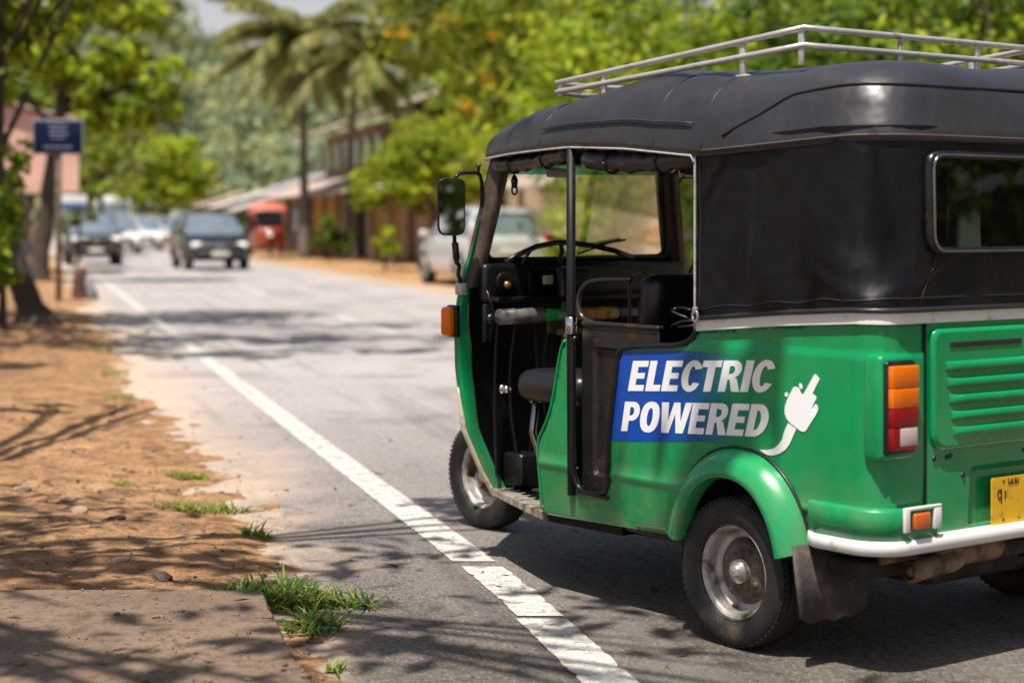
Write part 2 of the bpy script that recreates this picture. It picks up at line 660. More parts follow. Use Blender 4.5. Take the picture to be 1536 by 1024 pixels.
# ---------------- lower green side panels, with doorway notch and wheel arch
arch_c = (-0.012, 0.225)
arch = [(arch_c[0] + 0.272 * math.cos(t), arch_c[1] + 0.345 * math.sin(t)) for t in np.linspace(math.radians(165), math.radians(13), 20)]
notch = [(0.785, 0.885), (0.785, 0.430), (0.772, 0.392), (0.745, 0.378), (0.65, 0.384), (0.622, 0.395), (0.607, 0.425),
         (0.598, 0.56), (0.55, 0.835), (0.543, 0.855), (0.525, 0.868), (0.50, 0.873), (0.275, 0.890), (0.232, 0.898),
         (0.20, 0.918), (0.183, 0.94), (0.176, 0.942)]
belt = [(s, ztop_green(s)) for s in np.linspace(0.15, S_B, 16)] + [(-0.711, 0.992)]
side_out = ([(0.985, 0.272), (0.985, 0.50), (0.975, 0.535), (0.945, 0.572), (0.918, 0.612), (0.898, 0.66), (0.880, 0.72), (0.862, 0.80), (0.845, 0.855), (0.822, 0.885)]
            + notch + belt + [(-0.711, 0.40), (-0.31, 0.36)] + arch + [(0.258, 0.292), (0.30, 0.290)])
rear_z0 = 0.40
sides = {}
for side in (1, -1):
    mb = MB()
    panel(mb, side_out, [], bmap(side), 0.026, rows=(0.452, 0.90))
    b = mb.build("side_panel", G, TUK)
    so = b.modifiers.new("thick", 'SOLIDIFY')
    so.thickness = 0.012
    so.offset = -1 if side == 1 else -1
    sides[side] = b
    # pale belt strip above the green
    ss = list(np.linspace(0.176, S_A, 14)) + list(np.linspace(S_A, S_B, 8))[1:] + [-0.7, -0.9, -1.201]
    mb = MB()
    rows = []
    for s in ss:
        zt = ztop_green(s)
        rows.append([perim(s, zt - 0.004, 0.001, 0.09, side), perim(s, zt - 0.002, 0.007, 0.09, side), perim(s, zt + 0.028, 0.007, 0.09, side), perim(s, zt + 0.042, -0.004, 0.09, side)])
    mb.grid(rows, smooth=False)
    mb.build("belt_strip", WHT, TUK)
    # vertical seam between corner and rear panel
    mb = MB()
    mb.tube([perim(-0.711, z, 0.0, 0.09, side) for z in np.linspace(0.40, 0.99, 10)], 0.004, 6)
    mb.build("panel_seam", BLK, TUK)

# ---------------- rear panel with plate recess
mb = MB()
rp = [(-0.488, 0.395), (0.488, 0.395), (0.488, 0.992), (-0.488, 0.992)]
rec = roundpoly([(-0.31, 0.400), (0.31, 0.400), (0.295, 0.572), (-0.295, 0.572)], 0.02, 4)
panel(mb, rp, [rec], lambda y, z: Vector((XR - 0.001, y, z)), 0.05, smooth=False)
recin = roundpoly([(-0.285, 0.402), (0.285, 0.402), (0.272, 0.553), (-0.272, 0.553)], 0.02, 4)
mb.grid([[Vector((XR - 0.001, y, z)) for y, z in rec + rec[:1]], [Vector((XR + 0.018, y, z)) for y, z in recin + recin[:1]]], smooth=False)
panel(mb, recin, [], lambda y, z: Vector((XR + 0.018, y, z)), 0.06, smooth=False)
rearp = mb.build("rear_panel", G, TUK)
# engine lid
mb = MB()
lid = roundpoly([(-0.475, 0.628), (0.475, 0.628), (0.475, 0.972), (-0.475, 0.972)], [0.06, 0.06, 0.03, 0.03], 6)
lidi = roundpoly([(-0.463, 0.640), (0.463, 0.640), (0.463, 0.960), (-0.463, 0.960)], [0.055, 0.055, 0.026, 0.026], 6)
X0 = XR - 0.003
mb.grid([[Vector((X0, y, z)) for y, z in lid + lid[:1]], [Vector((X0 - 0.010, y * .998, 0.8 + (z - 0.8) * .997)) for y, z in lid + lid[:1]],
         [Vector((X0 - 0.014, y, z)) for y, z in lidi + lidi[:1]]], smooth=True)
panel(mb, lidi, [], lambda y, z: Vector((X0 - 0.014, y, z)), 0.06, smooth=False)
lidob = mb.build("engine_lid", G, TUK)
for k, zr in enumerate((0.862, 0.815, 0.768, 0.721, 0.676)):
    mb = MB()
    rows = []
    for a in np.linspace(0, PI, 7):
        h = 0.012 * math.sin(a)
        zz = zr + 0.017 * math.cos(a) * (1.0 if math.cos(a) > 0 else 0.6)
        L = 0.40 - 0.008 * k + 0.012 * (1 - math.sin(a))
        rows.append([Vector((X0 - 0.0142 - h * e, y, zz)) for y, e in ((-L - 0.02, 0), (-L, 0.8), (-L + 0.03, 1), (L - 0.03, 1), (L, 0.8), (L + 0.02, 0))])
    mb.grid(rows)
    mb.build("louvre_rib", G, lidob)
for sg in (1, -1):
    mb = MB()
    mb.box((X0 - 0.0152, sg * 0.245, 0.926), (0.004, 0.32, 0.015), 0.0018)
    mb.build("air_slot", PLATEB, lidob)
mb = MB()
mb.lathe([(0.0, 0.0), (0.02, 0.0), (0.026, 0.003), (0.026, 0.008)], (X0 - 0.023, 0.0, 0.918), 'X', 20)
mb.box((X0 - 0.0235, 0, 0.918), (0.003, 0.034, 0.006))
mb.box((X0 - 0.0235, 0, 0.918), (0.0026, 0.006, 0.034))
mb.build("round_badge", CHR, lidob)
for (y, z) in ((0.455, 0.605), (0.40, 0.605), (0.385, 0.608), (0.05, 0.60), (-0.40, 0.605), (0.33, 0.548)):
    mb = MB()
    mb.lathe([(0, -0.004), (0.006, -0.004), (0.008, 0.0)], (XR - 0.002, y, z), 'X', 8)
    mb.build("bolt", BLK, rearp)
# number plate with the characters that can be read
mb = MB()
mb.prism(roundpoly([(-0.205, 0.392), (0.215, 0.392), (0.215, 0.530), (-0.205, 0.530)], 0.008, 3), lambda y, z, d: Vector((XR - d, y, z)), 0.010, 0.014)
plate = mb.build("number_plate", YEL, TUK)

def strokes(mb, segs, w, mapf):
    for seg in segs:
        for (a, b) in zip(seg[:-1], seg[1:]):
            dx, dy = b[0] - a[0], b[1] - a[1]
            L = math.hypot(dx, dy) or 1
            nx, ny = -dy / L * w / 2, dx / L * w / 2
            ex, ey = dx / L * w * .35, dy / L * w * .35
            mb.add([mapf(a[0] - ex + nx, a[1] - ey + ny), mapf(a[0] - ex - nx, a[1] - ey - ny), mapf(b[0] + ex - nx, b[1] + ey - ny), mapf(b[0] + ex + nx, b[1] + ey + ny)], [(0, 1, 2, 3)])
def arc(cx, cy, rx, ry, a0, a1, n=10):
    return [(cx + rx * math.cos(math.radians(lerp(a0, a1, i / n))), cy + ry * math.sin(math.radians(lerp(a0, a1, i / n)))) for i in range(n + 1)]
pm = lambda a, b: Vector((XR - 0.0155, 0.215 - a * 1.12, 0.392 + b * 1.17))
for segs, w_ in (([arc(0.030, 0.076, 0.007, 0.011, 0, 360), [(0.037, 0.088), (0.037, 0.054)]], 0.0045), ([[(0.053, 0.083), (0.053, 0.064)]], 0.0045), ([arc(0.047, 0.107, 0.0016, 0.0016, 0, 360, 6)], 0.0045),
                 ([[(0.066, 0.112), (0.068, 0.100), (0.076, 0.103)]], 0.0045), ([arc(0.083, 0.105, 0.004, 0.005, 60, 300, 6)], 0.0045), ([[(0.092, 0.099), (0.096, 0.112), (0.101, 0.099)]], 0.0045),
                 ([[(0.107, 0.110), (0.107, 0.1)]], 0.0045), ([arc(0.045, 0.012, 0.002, 0.002, 0, 360, 6)], 0.003), ([[(0.105, 0.012), (0.115, 0.012)]], 0.003)):
    mb = MB()
    strokes(mb, segs, w_, pm)
    mb.build("plate_character", PLATEB, plate)

# ---------------- wheel arch flares
for side in (1, -1):
    mb = MB()
    rows = []
    for t in np.linspace(math.radians(164), math.radians(15), 36):
        c, s_ = math.cos(t), math.sin(t)
        c = math.copysign(abs(c) ** 0.9, c)
        row = []
        for (a, b, y) in ((0.305, 0.372, 0.680), (0.300, 0.368, 0.694), (0.290, 0.358, 0.712), (0.268, 0.338, 0.738), (0.244, 0.312, 0.752), (0.226, 0.294, 0.756), (0.220, 0.288, 0.748), (0.222, 0.288, 0.690)):
            x = arch_c[0] + a * c
            z = max(arch_c[1] + b * s_, 0.285)
            row.append(Vector((x, side * y, z)))
        rows.append(row)
    mb.grid(rows)
    fl = mb.build("wheel_arch", G, TUK)
    mb = MB()
    mb.tube([(arch_c[0] + 0.307 * math.copysign(abs(math.cos(t)) ** 0.9, math.cos(t)), side * 0.682, max(arch_c[1] + 0.374 * math.sin(t), 0.285)) for t in np.linspace(math.radians(164), math.radians(15), 36)], 0.005, 6)
    mb.build("arch_seal", BLK, fl)
    # inner wheel house
    mb = MB()
    rows = []
    for t in np.linspace(math.radians(185), math.radians(-5), 20):
        rows.append([Vector((arch_c[0] + 0.268 * math.cos(t), side * y, arch_c[1] + 0.335 * math.sin(t))) for y in (0.672, 0.50)])
    mb.grid(rows)
    fan = [r[1] for r in rows]
    mb.add(fan, [tuple(range(len(fan)))])
    mb.build("wheel_house", UND, TUK)
    # mud flap
    mb = MB()
    r0 = []
    nn = 12
    ys = np.linspace(0.752, 0.47, nn)
    botz = [0.135 + 0.006 * math.sin(k * 2.1) + (0.02 if k in (0, nn - 1) else 0) for k in range(nn)]
    top = [Vector((-0.302, side * y, 0.352)) for y in ys]
    mid = [Vector((-0.318 + 0.004 * math.sin(k), side * y, 0.24)) for k, y in enumerate(ys)]
    bot = [Vector((-0.332 + 0.006 * math.sin(k * .8), side * y, bz)) for k, (y, bz) in enumerate(zip(ys, botz))]
    mb.grid([top, mid, bot])
    f = mb.build("mud_flap", FLAP, TUK)
    so = f.modifiers.new("thick", 'SOLIDIFY')
    so.thickness = 0.007

# ---------------- bumper: green ledge and white lip round the back
def uring(sections, off0=0.0, s0=-0.300):
    """sweep a section [(off,z),...] round left side, rear, right side"""
    ss = list(np.linspace(s0, S_A, 5)) + list(np.linspace(S_A, S_B, 9))[1:] + [-0.8, -1.0, -1.201]
    path = [(s, 1) for s in ss] + [(s, -1) for s in ss[::-1][1:]]
    rows = []
    for k, (s, sd) in enumerate(path):
        shrink = 0.35 if k in (0, len(path) - 1) else 1
        rows.append([perim(s, z, off0 + o * shrink, 0.09, sd) for o, z in sections])
    return rows
mb = MB()
led = uring([(-0.002, 0.480), (0.024, 0.478), (0.030, 0.471), (0.030, 0.392), (0.0, 0.388)])
cut = [k for k, r_ in enumerate(led) if r_[0].x < XR + 0.003 and abs(r_[0].y) < 0.56]
endl = [Vector((p.x, 0.475, p.z)) for p in led[cut[0]]]
endr = [Vector((p.x, -0.475, p.z)) for p in led[cut[0]]]
mb.grid([endr] + led[cut[-1] + 1:])
mb.add(endr, [tuple(range(5))])
mb.build("bumper", G, TUK)
mb = MB()
mb.grid(led[:cut[0]] + [endl])
mb.add(endl, [tuple(range(5))])
bump_ob = mb.build("bumper", G, TUK)
mb = MB()
mb.grid(uring([(0.0, 0.394), (0.028, 0.393), (0.035, 0.388), (0.038, 0.372), (0.035, 0.356), (0.028, 0.350), (0.0, 0.349)]))
rw = uring([(0.0, 0.394), (0.028, 0.393), (0.035, 0.388), (0.038, 0.372), (0.035, 0.356), (0.028, 0.350), (0.0, 0.349)])
for e in (rw[0], rw[-1]):
    mb.add(e, [tuple(range(len(e)))])
mb.build("bumper_lip", WHT, bump_ob)
for sg in (1, -1):
    mb = MB()
    XB = XR - 0.036
    for (y0, y1, z0, z1) in ((0.600, 0.622, 0.416, 0.484), (0.468, 0.4995, 0.4165, 0.4755), (0.468, 0.5995, 0.476, 0.4845)):
        mb.box((XB, sg * (y0 + y1) / 2, (z0 + z1) / 2), (0.010, y1 - y0, z1 - z0), 0.002)
    fr = mb.build("reflector_frame", WHT, bump_ob)
    mb = MB()
    mb.box((XB - 0.003, sg * 0.553, 0.444), (0.014, 0.066, 0.044), 0.004)
    mb.build("reflector", ORANGE, bump_ob)

# ---------------- tail lights, wrapped on the corner
for sg in (1, -1):
    mb = MB()
    mb.box((XR + 0.024, sg * 0.6150, 0.760), (0.072, 0.146, 0.296), 0.018, seg=3)
    mb.build("lamp_bezel", G, TUK)
    mb = MB()
    mb.box((XR - 0.006, sg * 0.6150, 0.760), (0.036, 0.124, 0.262), 0.012, seg=3)
    h = mb.build("tail_light", BLK, TUK)
    for (nm, m_, z0, z1, ya, yb) in (("amber_lens", AMB, 0.8155, 0.877, 0.562, 0.6700), ("amber_lens", AMB, 0.7605, 0.8150, 0.562, 0.6700),
                                     ("red_lens", REDL, 0.7075, 0.7600, 0.562, 0.6700), ("red_lens", REDL, 0.645, 0.7070, 0.640, 0.6700),
                                     ("reverse_lens", WLENS, 0.655, 0.7060, 0.568, 0.6390), ("red_lens", REDL, 0.645, 0.6545, 0.562, 0.6390)):
        mb = MB()
        mb.box((XR - 0.017, sg * (ya + yb) / 2, (z0 + z1) / 2), (0.046, yb - ya, z1 - z0), 0.003, seg=2)
        mb.build(nm, m_, h)
    mb = MB()
    mb.box((XR - 0.004, sg * 0.600, 0.626), (0.010, 0.075, 0.014), 0.002)
    mb.build("lamp_bracket", STEEL, TUK)

# ---------------- sticker on both flanks: sheet, letters, plug
DEC_OFF = 0.0022
sheet = [(0.5915, 0.5620), (0.5475, 0.838), (0.541, 0.848), (0.52, 0.858), (0.28, 0.8755), (-0.06, 0.8755), (-0.065, 0.612), (0.0, 0.606), (0.14, 0.603), (0.35, 0.583)]
for side in (1,):
    mb = MB()
    panel(mb, sheet, [], bmap(side, DEC_OFF * 0.5), 0.03)
    dec = mb.build("sticker", GD, TUK)

# bold slanted capitals drawn as outlines in a unit box
def g_o(w, n=18, sx=0.27, sy=0.2):
    o = [(w / 2 + w / 2 * math.copysign(abs(math.cos(t)) ** .86, math.cos(t)), .5 + .515 * math.copysign(abs(math.sin(t)) ** .86, math.sin(t))) for t in np.linspace(0, 2 * PI, 2 * n, endpoint=False)]
    i = [(w / 2 + (w / 2 - sx) * math.copysign(abs(math.cos(t)) ** .95, math.cos(t)), .5 + (.5 - sy) * math.copysign(abs(math.sin(t)) ** .95, math.sin(t))) for t in np.linspace(0, 2 * PI, 2 * n, endpoint=False)]
    return [(o, [i])]
def halfc(x0, xc, y0, y1, rx, n=12):
    cy, ry = (y0 + y1) / 2, (y1 - y0) / 2
    return [(xc + rx * math.cos(t), cy + ry * math.sin(t)) for t in np.linspace(-PI / 2, PI / 2, n)]
GLY = {}
GLY['E'] = (0.62, [([(0, 0), (.60, 0), (.60, .2), (.26, .2), (.26, .41), (.55, .41), (.55, .6), (.26, .6), (.26, .8), (.62, .8), (.62, 1), (0, 1)], [])])
GLY['L'] = (0.55, [([(0, 0), (.55, 0), (.55, .21), (.27, .21), (.27, 1), (0, 1)], [])])
GLY['T'] = (0.66, [([(.2, 0), (.47, 0), (.47, .79), (.67, .79), (.67, 1), (0, 1), (0, .79), (.2, .79)], [])])
GLY['I'] = (0.27, [([(0, 0), (.27, 0), (.27, 1), (0, 1)], [])])
cw = 0.72
co_ = [(cw / 2 + cw / 2 * math.cos(t) * 1.02, .5 + .515 * math.sin(t)) for t in np.linspace(math.radians(28), math.radians(332), 26)]
ci_ = [(cw / 2 + (cw / 2 - .25) * math.cos(t), .5 + .32 * math.sin(t)) for t in np.linspace(math.radians(320), math.radians(40), 22)]
GLY['C'] = (cw, [(co_ + ci_, [])])
GLY['P'] = (0.66, [([(0, 0), (.26, 0), (.26, .36)] + halfc(0, .38, .36, 1.0, .28) + [(0, 1)], [[(.26, .54)] + halfc(0, .33, .54, .82, .10, 8) + [(.26, .82)]])])
GLY['R'] = (0.72, [([(0, 0), (.26, 0), (.26, .39), (.33, .39), (.47, 0), (.76, 0), (.57, .42)] + halfc(0, .40, .44, 1.0, .28)[1:] + [(0, 1)], [[(.26, .57)] + halfc(0, .36, .57, .82, .09, 8) + [(.26, .82)]])])
GLY['D'] = (0.70, [([(0, 0)] + halfc(0, .30, 0, 1.0, .41, 18) + [(0, 1)], [[(.26, .2)] + halfc(0, .29, .2, .8, .155, 12) + [(.26, .8)]])])
GLY['O'] = (0.76, g_o(0.76))
GLY['W'] = (1.10, [([(.12, 0), (.40, 0), (.55, .62), (.68, 0), (.96, 0), (1.14, 1), (.88, 1), (.80, .38), (.68, 1), (.44, 1), (.31, .38), (.24, 1), (-.04, 1)], [])])

def word(mb, txt, quad, mapf):
    """quad: BL, BR, TL, TR in (x,z) of the flank; letters laid out between them"""
    gap = 0.055
    tot = sum(GLY[c][0] for c in txt) + gap * (len(txt) - 1) - 0.10 * txt[:-1].count('C')
    x0 = 0
    BL, BR, TL, TR = [Vector(q) for q in quad]
    for c in txt:
        wd, shapes = GLY[c]
        for outl, holes in shapes:
            def mp(a, b):
                u, v_ = (x0 + a) / tot, b
                p = (BL * (1 - u) + BR * u) * (1 - v_) + (TL * (1 - u) + TR * u) * v_
                return mapf(p.x, p.y)
            panel(mb, outl, holes, mp, 0.14, smooth=True)
        x0 += wd + gap - (0.10 if c == 'C' else 0.0)

mf = bmap(1, DEC_OFF)
for txt, q in (('ELECTRIC', [(0.5014, 0.7313), (-0.1435, 0.7747), (0.4752, 0.8294), (-0.1734, 0.8704)]), ('POWERED', [(0.5345, 0.5995), (-0.116, 0.6409), (0.5146, 0.6959), (-0.1462, 0.7397)])):
    mb = MB()
    word(mb, txt, q, mf)
    mb.build("lettering", LETTER, dec)

# outlines of the plug emblem on the flank, (x, z) in metres
EMBLEM = [
    [(-0.2329, 0.7951), (-0.2404, 0.7983), (-0.2516, 0.7973), (-0.2578, 0.7946), (-0.2609, 0.7876), (-0.2664, 0.7799), (-0.2739, 0.7796), (-0.2874, 0.7977), (-0.3155, 0.8372), (-0.3216, 0.8403), (-0.338, 0.828), (-0.3094, 0.7831), (-0.3155, 0.7805), (-0.3252, 0.7763), (-0.324, 0.7691), (-0.3149, 0.7567), (-0.3064, 0.739), (-0.3131, 0.745), (-0.3204, 0.7554), (-0.3277, 0.7524), (-0.3313, 0.7464), (-0.3301, 0.7356), (-0.2862, 0.6772), (-0.2788, 0.6716), (-0.2652, 0.6704), (-0.2479, 0.6783), (-0.2192, 0.692), (-0.2066, 0.7023), (-0.1984, 0.7166), (-0.199, 0.7358), (-0.2091, 0.7593)],
    [(-0.2129, 0.691), (-0.2454, 0.6763), (-0.2317, 0.6524), (-0.2192, 0.6303), (-0.2028, 0.6124), (-0.1775, 0.598), (-0.1495, 0.5897), (-0.1276, 0.5893), (-0.107, 0.5955), (-0.0953, 0.6017), (-0.1296, 0.6038), (-0.1533, 0.6107), (-0.1724, 0.6231), (-0.1877, 0.6392), (-0.194, 0.658), (-0.2028, 0.6752)],
    [(-0.2135, 0.7733), (-0.2121, 0.7692), (-0.2083, 0.7664), (-0.2036, 0.766), (-0.1998, 0.7682), (-0.1984, 0.7721), (-0.1998, 0.7763), (-0.2036, 0.779), (-0.2083, 0.7794), (-0.2121, 0.7772)],
    [(-0.2702, 0.8018), (-0.2703, 0.7965), (-0.2678, 0.7931), (-0.2636, 0.7928), (-0.2593, 0.7958), (-0.2565, 0.8009), (-0.2564, 0.8061), (-0.2589, 0.8096), (-0.2631, 0.8099), (-0.2674, 0.8069)],
]
mb = MB()
for pp in EMBLEM:
    panel(mb, pp, [], mf, 0.02)
mb.build("plug_emblem", LETTER, dec)

# ---------------- canvas sides and rear with the rear window
def cR(z):
    return lerp(0.09, 0.20, smooth01((z - 0.99) / 0.25))
def canvas_pt(s, z, off=0.0, side=1):
    R = cR(z)
    wr = 0.004 * math.sin(7.3 * s + 3 * z) + 0.003 * math.sin(17 * s - 9 * z + 1.3)
    wr += 0.009 * math.exp(-((s + 0.50) / 0.05) ** 2) * math.sin((z - 1.0) * 38) * math.exp(-((z - 1.06) / 0.06) ** 2)
    wr += -0.012 * math.exp(-((z - 1.25) / 0.2) ** 2) * math.exp(-((s + 0.1) / 0.22) ** 2)
    for (s0_, z0_, ang_, ln_, am_) in ((0.06, 1.06, 0.9, 0.16, 0.006), (-0.30, 1.05, 2.4, 0.13, 0.007), (-0.40, 1.12, 0.5, 0.12, 0.007), (0.08, 1.42, 2.3, 0.14, 0.005), (-0.44, 1.03, 1.9, 0.10, 0.006), (-0.25, 1.43, 0.6, 0.2, 0.005), (-0.62, 1.10, 2.6, 0.12, 0.006)):
        aa_ = (s - s0_) * math.cos(ang_) + (z - z0_) * math.sin(ang_)
        bb_ = -(s - s0_) * math.sin(ang_) + (z - z0_) * math.cos(ang_)
        wr += am_ * math.exp(-(aa_ / ln_) ** 2) * (math.exp(-(bb_ / 0.018) ** 2) - 0.5 * math.exp(-((bb_ - 0.03) / 0.02) ** 2))
    wr *= min(1.0, max(0, (z - 0.99)) / 0.04)
    return perim(s, z, 0.006 + off + wr, R, side)
def zb_canvas(s):
    return ztop_green(s) + 0.030
for side in (1, -1):
    out = [(0.176, zb_canvas(0.176))] + [(s, zb_canvas(s)) for s in np.linspace(0.10, S_B, 12)] + [(-1.201, zb_canvas(S_B)), (-1.201, 1.545)]
    out += [(S_B, 1.545), (S_A, 1.545), (-0.2, 1.535), (0.04, 1.525), (0.176, 1.515)]
    hole = roundpoly([(-1.201, 1.190), (-0.713, 1.190), (-0.702, 1.468), (-1.201, 1.468)], [0.0, 0.05, 0.05, 0.0], 6)
    mb = MB()
    panel(mb, out, [hole], lambda s, z: canvas_pt(s, z, 0, side), 0.018)
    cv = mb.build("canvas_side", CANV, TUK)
    # bottom hem roll and stitched line
    mb = MB()
    sh = [0.176] + list(np.linspace(0.14, S_A, 16)) + list(np.linspace(S_A, S_B, 10))[1:] + [-0.8, -1.0, -1.201]
    mb.tube([perim(s, zb_canvas(s) + 0.006, 0.012, cR(zb_canvas(s)), side) for s in sh], 0.008, 8)
    mb.build("hem_roll", SEAM, cv)
    mb = MB()
    mb.tube([canvas_pt(s, zb_canvas(s) + 0.036 + 0.004 * math.sin(s * 30), 0.001, side) for s in sh], 0.0025, 6)
    mb.tube([canvas_pt(-0.675, z, 0.001, side) for z in np.linspace(1.03, 1.53, 14)], 0.0018, 5)
    mb.tube([canvas_pt(0.158, z, 0.001, side) for z in np.linspace(1.0, 1.5, 14)], 0.0018, 5)
    mb.build("stitching", SEAM, cv)
    mb = MB()
    mb.tube([perim(0.178, z, 0.008, 0.1, side) for z in np.linspace(0.945, 1.50, 14)], 0.0042, 8)
    mb.build("jamb_piping", PIPE, TUK)
    # lower corner tie
    mb = MB()
    mb.tube([perim(0.165 + 0.012 * math.cos(a), 0.985 + 0.016 * math.sin(a), 0.018, 0.1, side) for a in np.linspace(0, 2 * PI, 12)], 0.005, 6)
    mb.box(perim(0.168, 1.006, 0.016, 0.1, side), (0.02, 0.012, 0.016), 0.004)
    mb.build("canvas_tie", STEEL, cv)
# rear window: rubber frame and pane
ol = roundpoly([(-0.492, 1.183), (0.492, 1.183), (0.500, 1.476), (-0.500, 1.476)], 0.055, 7)
il = roundpoly([(-0.466, 1.203), (0.466, 1.203), (0.473, 1.454), (-0.473, 1.454)], 0.042, 7)
ml = roundpoly([(-0.480, 1.192), (0.480, 1.192), (0.487, 1.465), (-0.487, 1.465)], 0.05, 7)
mb = MB()
cl = lambda L: L + L[:1]
mb.grid([[Vector((XR - 0.004, y, z)) for y, z in cl(ol)], [Vector((XR - 0.020, y * .997, z)) for y, z in cl(ol)], [Vector((XR - 0.026, y, z)) for y, z in cl(ml)],
         [Vector((XR - 0.020, y * 1.003, z)) for y, z in cl(il)], [Vector((XR - 0.006, y, z)) for y, z in cl(il)]])
rwin = mb.build("rear_window", BLK, TUK)
mb = MB()
mb.tube([(XR - 0.0265, y, z) for y, z in ml], 0.0045, 6, closed=True)
mb.build("window_bead", DARKCHR, rwin)
mb = MB()
panel(mb, il, [], lambda y, z: Vector((XR - 0.010, y, z)), 0.1, smooth=False)
mb.build("window_pane", RGLASS, rwin)

# ---------------- roof
ROOF_OUT = []
def roof_outline(n=150):
    """plan of the roof hem, counter-clockwise from the front centre along the left side"""
    half = [(1.715, 0.0), (1.71, 0.20), (1.69, 0.34), (1.655, 0.415), (1.60, 0.458), (1.45, 0.510), (1.2, 0.590), (1.0, 0.645), (0.8, 0.686), (0.6, 0.697), (0.3, 0.698), (0.0, 0.698),
            (-0.25, 0.697), (-0.40, 0.690), (-0.495, 0.660), (-0.548, 0.605), (-0.574, 0.52), (-0.579, 0.35), (-0.579, 0.0)]
    ptsl = [Vector(p) for p in half] + [Vector((x, -y)) for x, y in half[::-1][1:-1]]
    d = [0]
    k = len(ptsl)
    for i in range(k):
        d.append(d[-1] + (ptsl[(i + 1) % k] - ptsl[i]).length)
    out = []
    for t in np.linspace(0, d[-1], n, endpoint=False):
        i = max(j for j in range(k) if d[j] <= t)
        f = (t - d[i]) / max(1e-9, d[i + 1] - d[i])
        out.append(ptsl[i].lerp(ptsl[(i + 1) % k], f))
    for _ in range(3):
        out = [(out[i - 1] + out[i] * 2 + out[(i + 1) % n]) / 4 for i in range(n)]
    return out
def hem_z(x):
    return interp(x, [-0.6, -0.45, -0.2, 0.13, 0.2, 0.5, 0.8, 1.3, 1.72], [1.522, 1.522, 1.510, 1.496, 1.500, 1.530, 1.545, 1.540, 1.528])
def roof_h(x):
    h = interp(x, [-0.6, -0.3, 0.1, 0.5, 0.8, 1.05, 1.3, 1.6, 1.72], [0.232, 0.242, 0.254, 0.234, 0.186, 0.164, 0.152, 0.130, 0.115])
    h -= 0.006 * math.exp(-((x - 1.02) / 0.04) ** 2) + 0.010 * math.exp(-((x - 0.36) / 0.035) ** 2)
    return h
def roof_pt(p, t):
    sx = min(1.28, max(-0.16, p.x))
    sp = Vector((sx, 0.0))
    q = p.lerp(sp, t)
    dist = (p - sp).length
    d = t * dist
    # rounded profile (front and sides) and the two-step profile of the rear hump
    d0 = min(1.0, d / 0.30)
    rnd = (1 - (1 - d0) ** 2.6) ** 0.50
    rear = interp(d, [0, 0.012, 0.045, 0.058, 0.10, 0.16, 0.24, 0.36, 0.6], [0, 0.12, 0.50, 0.60, 0.76, 0.875, 0.95, 0.985, 1.0])
    b = smooth01((0.20 - q.x) / 0.34)
    h = lerp(rnd, rear, b)
    hx = roof_h(q.x)
    if q.x > 0.2:
        hx *= 1 + 0.10 * t
    z = hem_z(q.x) + hx * h
    z += 0.003 * math.sin(9 * q.x + 7 * q.y) * min(1, d / 0.1)
    out = 0.010 * math.sin(min(1, d / 0.10) * PI)
    return Vector((q.x, q.y, z))
RO = roof_outline()
tt = [0.0, 0.02, 0.045, 0.07, 0.09, 0.12, 0.16, 0.21, 0.27, 0.34, 0.42, 0.52, 0.64, 0.78, 0.9, 1.0]
mb = MB()
rows = [[roof_pt(p, t) for p in RO] for t in tt]
mb.grid(rows, closed=True)
lipr = [[Vector((p.x, p.y, hem_z(p.x))) for p in RO], [Vector((p.x * .998, p.y * .996, hem_z(p.x) - 0.022)) for p in RO], [Vector((p.x * .985, p.y * .975, hem_z(p.x) - 0.020)) for p in RO]]
mb.grid(lipr, closed=True)
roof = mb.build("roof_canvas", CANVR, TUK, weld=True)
# lining under the roof
mb = MB()
mb.grid([[Vector((p.x * .985, p.y * .975, hem_z(p.x) - 0.020)) for p in RO], [Vector((p.x * .8, p.y * .7, 1.575 if p.x < 1 else 1.56)) for p in RO], [Vector((min(1.2, max(-.1, p.x)), 0, 1.60)) for p in RO]], closed=True)
mb.build("roof_lining", INT, TUK)
# seams: pale hem piping along the doorways, rear hump seam, cross seams
nR = len(RO)
for sg in (1, -1):
    mb = MB()
    pl = [p for p in RO if p.y * sg > 0.30 and 0.2 < p.x < 1.70]
    pl.sort(key=lambda p: p.x)
    path = [Vector((p.x, p.y + sg * 0.001, hem_z(p.x) - 0.021)) for p in pl]
    path = [Vector((0.178, sg * 0.692, 1.455)), Vector((0.190, sg * 0.694, 1.478))] + path
    mb.tube(path, 0.0040, 6)
    mb.build("hem_piping", PIPE, roof)
def t_for_d(p, d):
    sp = Vector((min(1.28, max(-0.16, p.x)), 0.0))
    return min(1, d / max(1e-6, (p - sp).length))
mb = MB()
path = [Vector((p.x - 0.002, p.y * 1.003, hem_z(p.x) - 0.004)) for p in RO if p.x < 0.17]
mb.tube(path, 0.0028, 6)
mb.build("hem_stitching", mat("grey_stitching", (0.09, 0.085, 0.085), 0.5), roof)
mb = MB()
path = []
idx = [i for i, p in enumerate(RO) if p.x < 0.07]
for i in idx:
    p = RO[i]
    d = interp(p.x, [-0.40, -0.2, -0.05, 0.07], [0.058, 0.052, 0.026, 0.0])
    q = roof_pt(p, t_for_d(p, d))
    path.append(q + Vector((0, 0, 0.002)))
mb.tube(path, 0.0045, 6)
mb.build("roof_seam", SEAM, roof)
for x0 in (0.34, 0.15, 1.03):
    mb = MB()
    for sg in (1, -1):
        cand = min((p for p in RO if p.y * sg > 0), key=lambda p: abs(p.x - x0))
        mb.tube([roof_pt(cand, t) + Vector((0, 0, 0.001)) for t in np.linspace(0, 1, 24)], 0.0022, 5)
    mb.build("roof_seam", SEAM, roof)
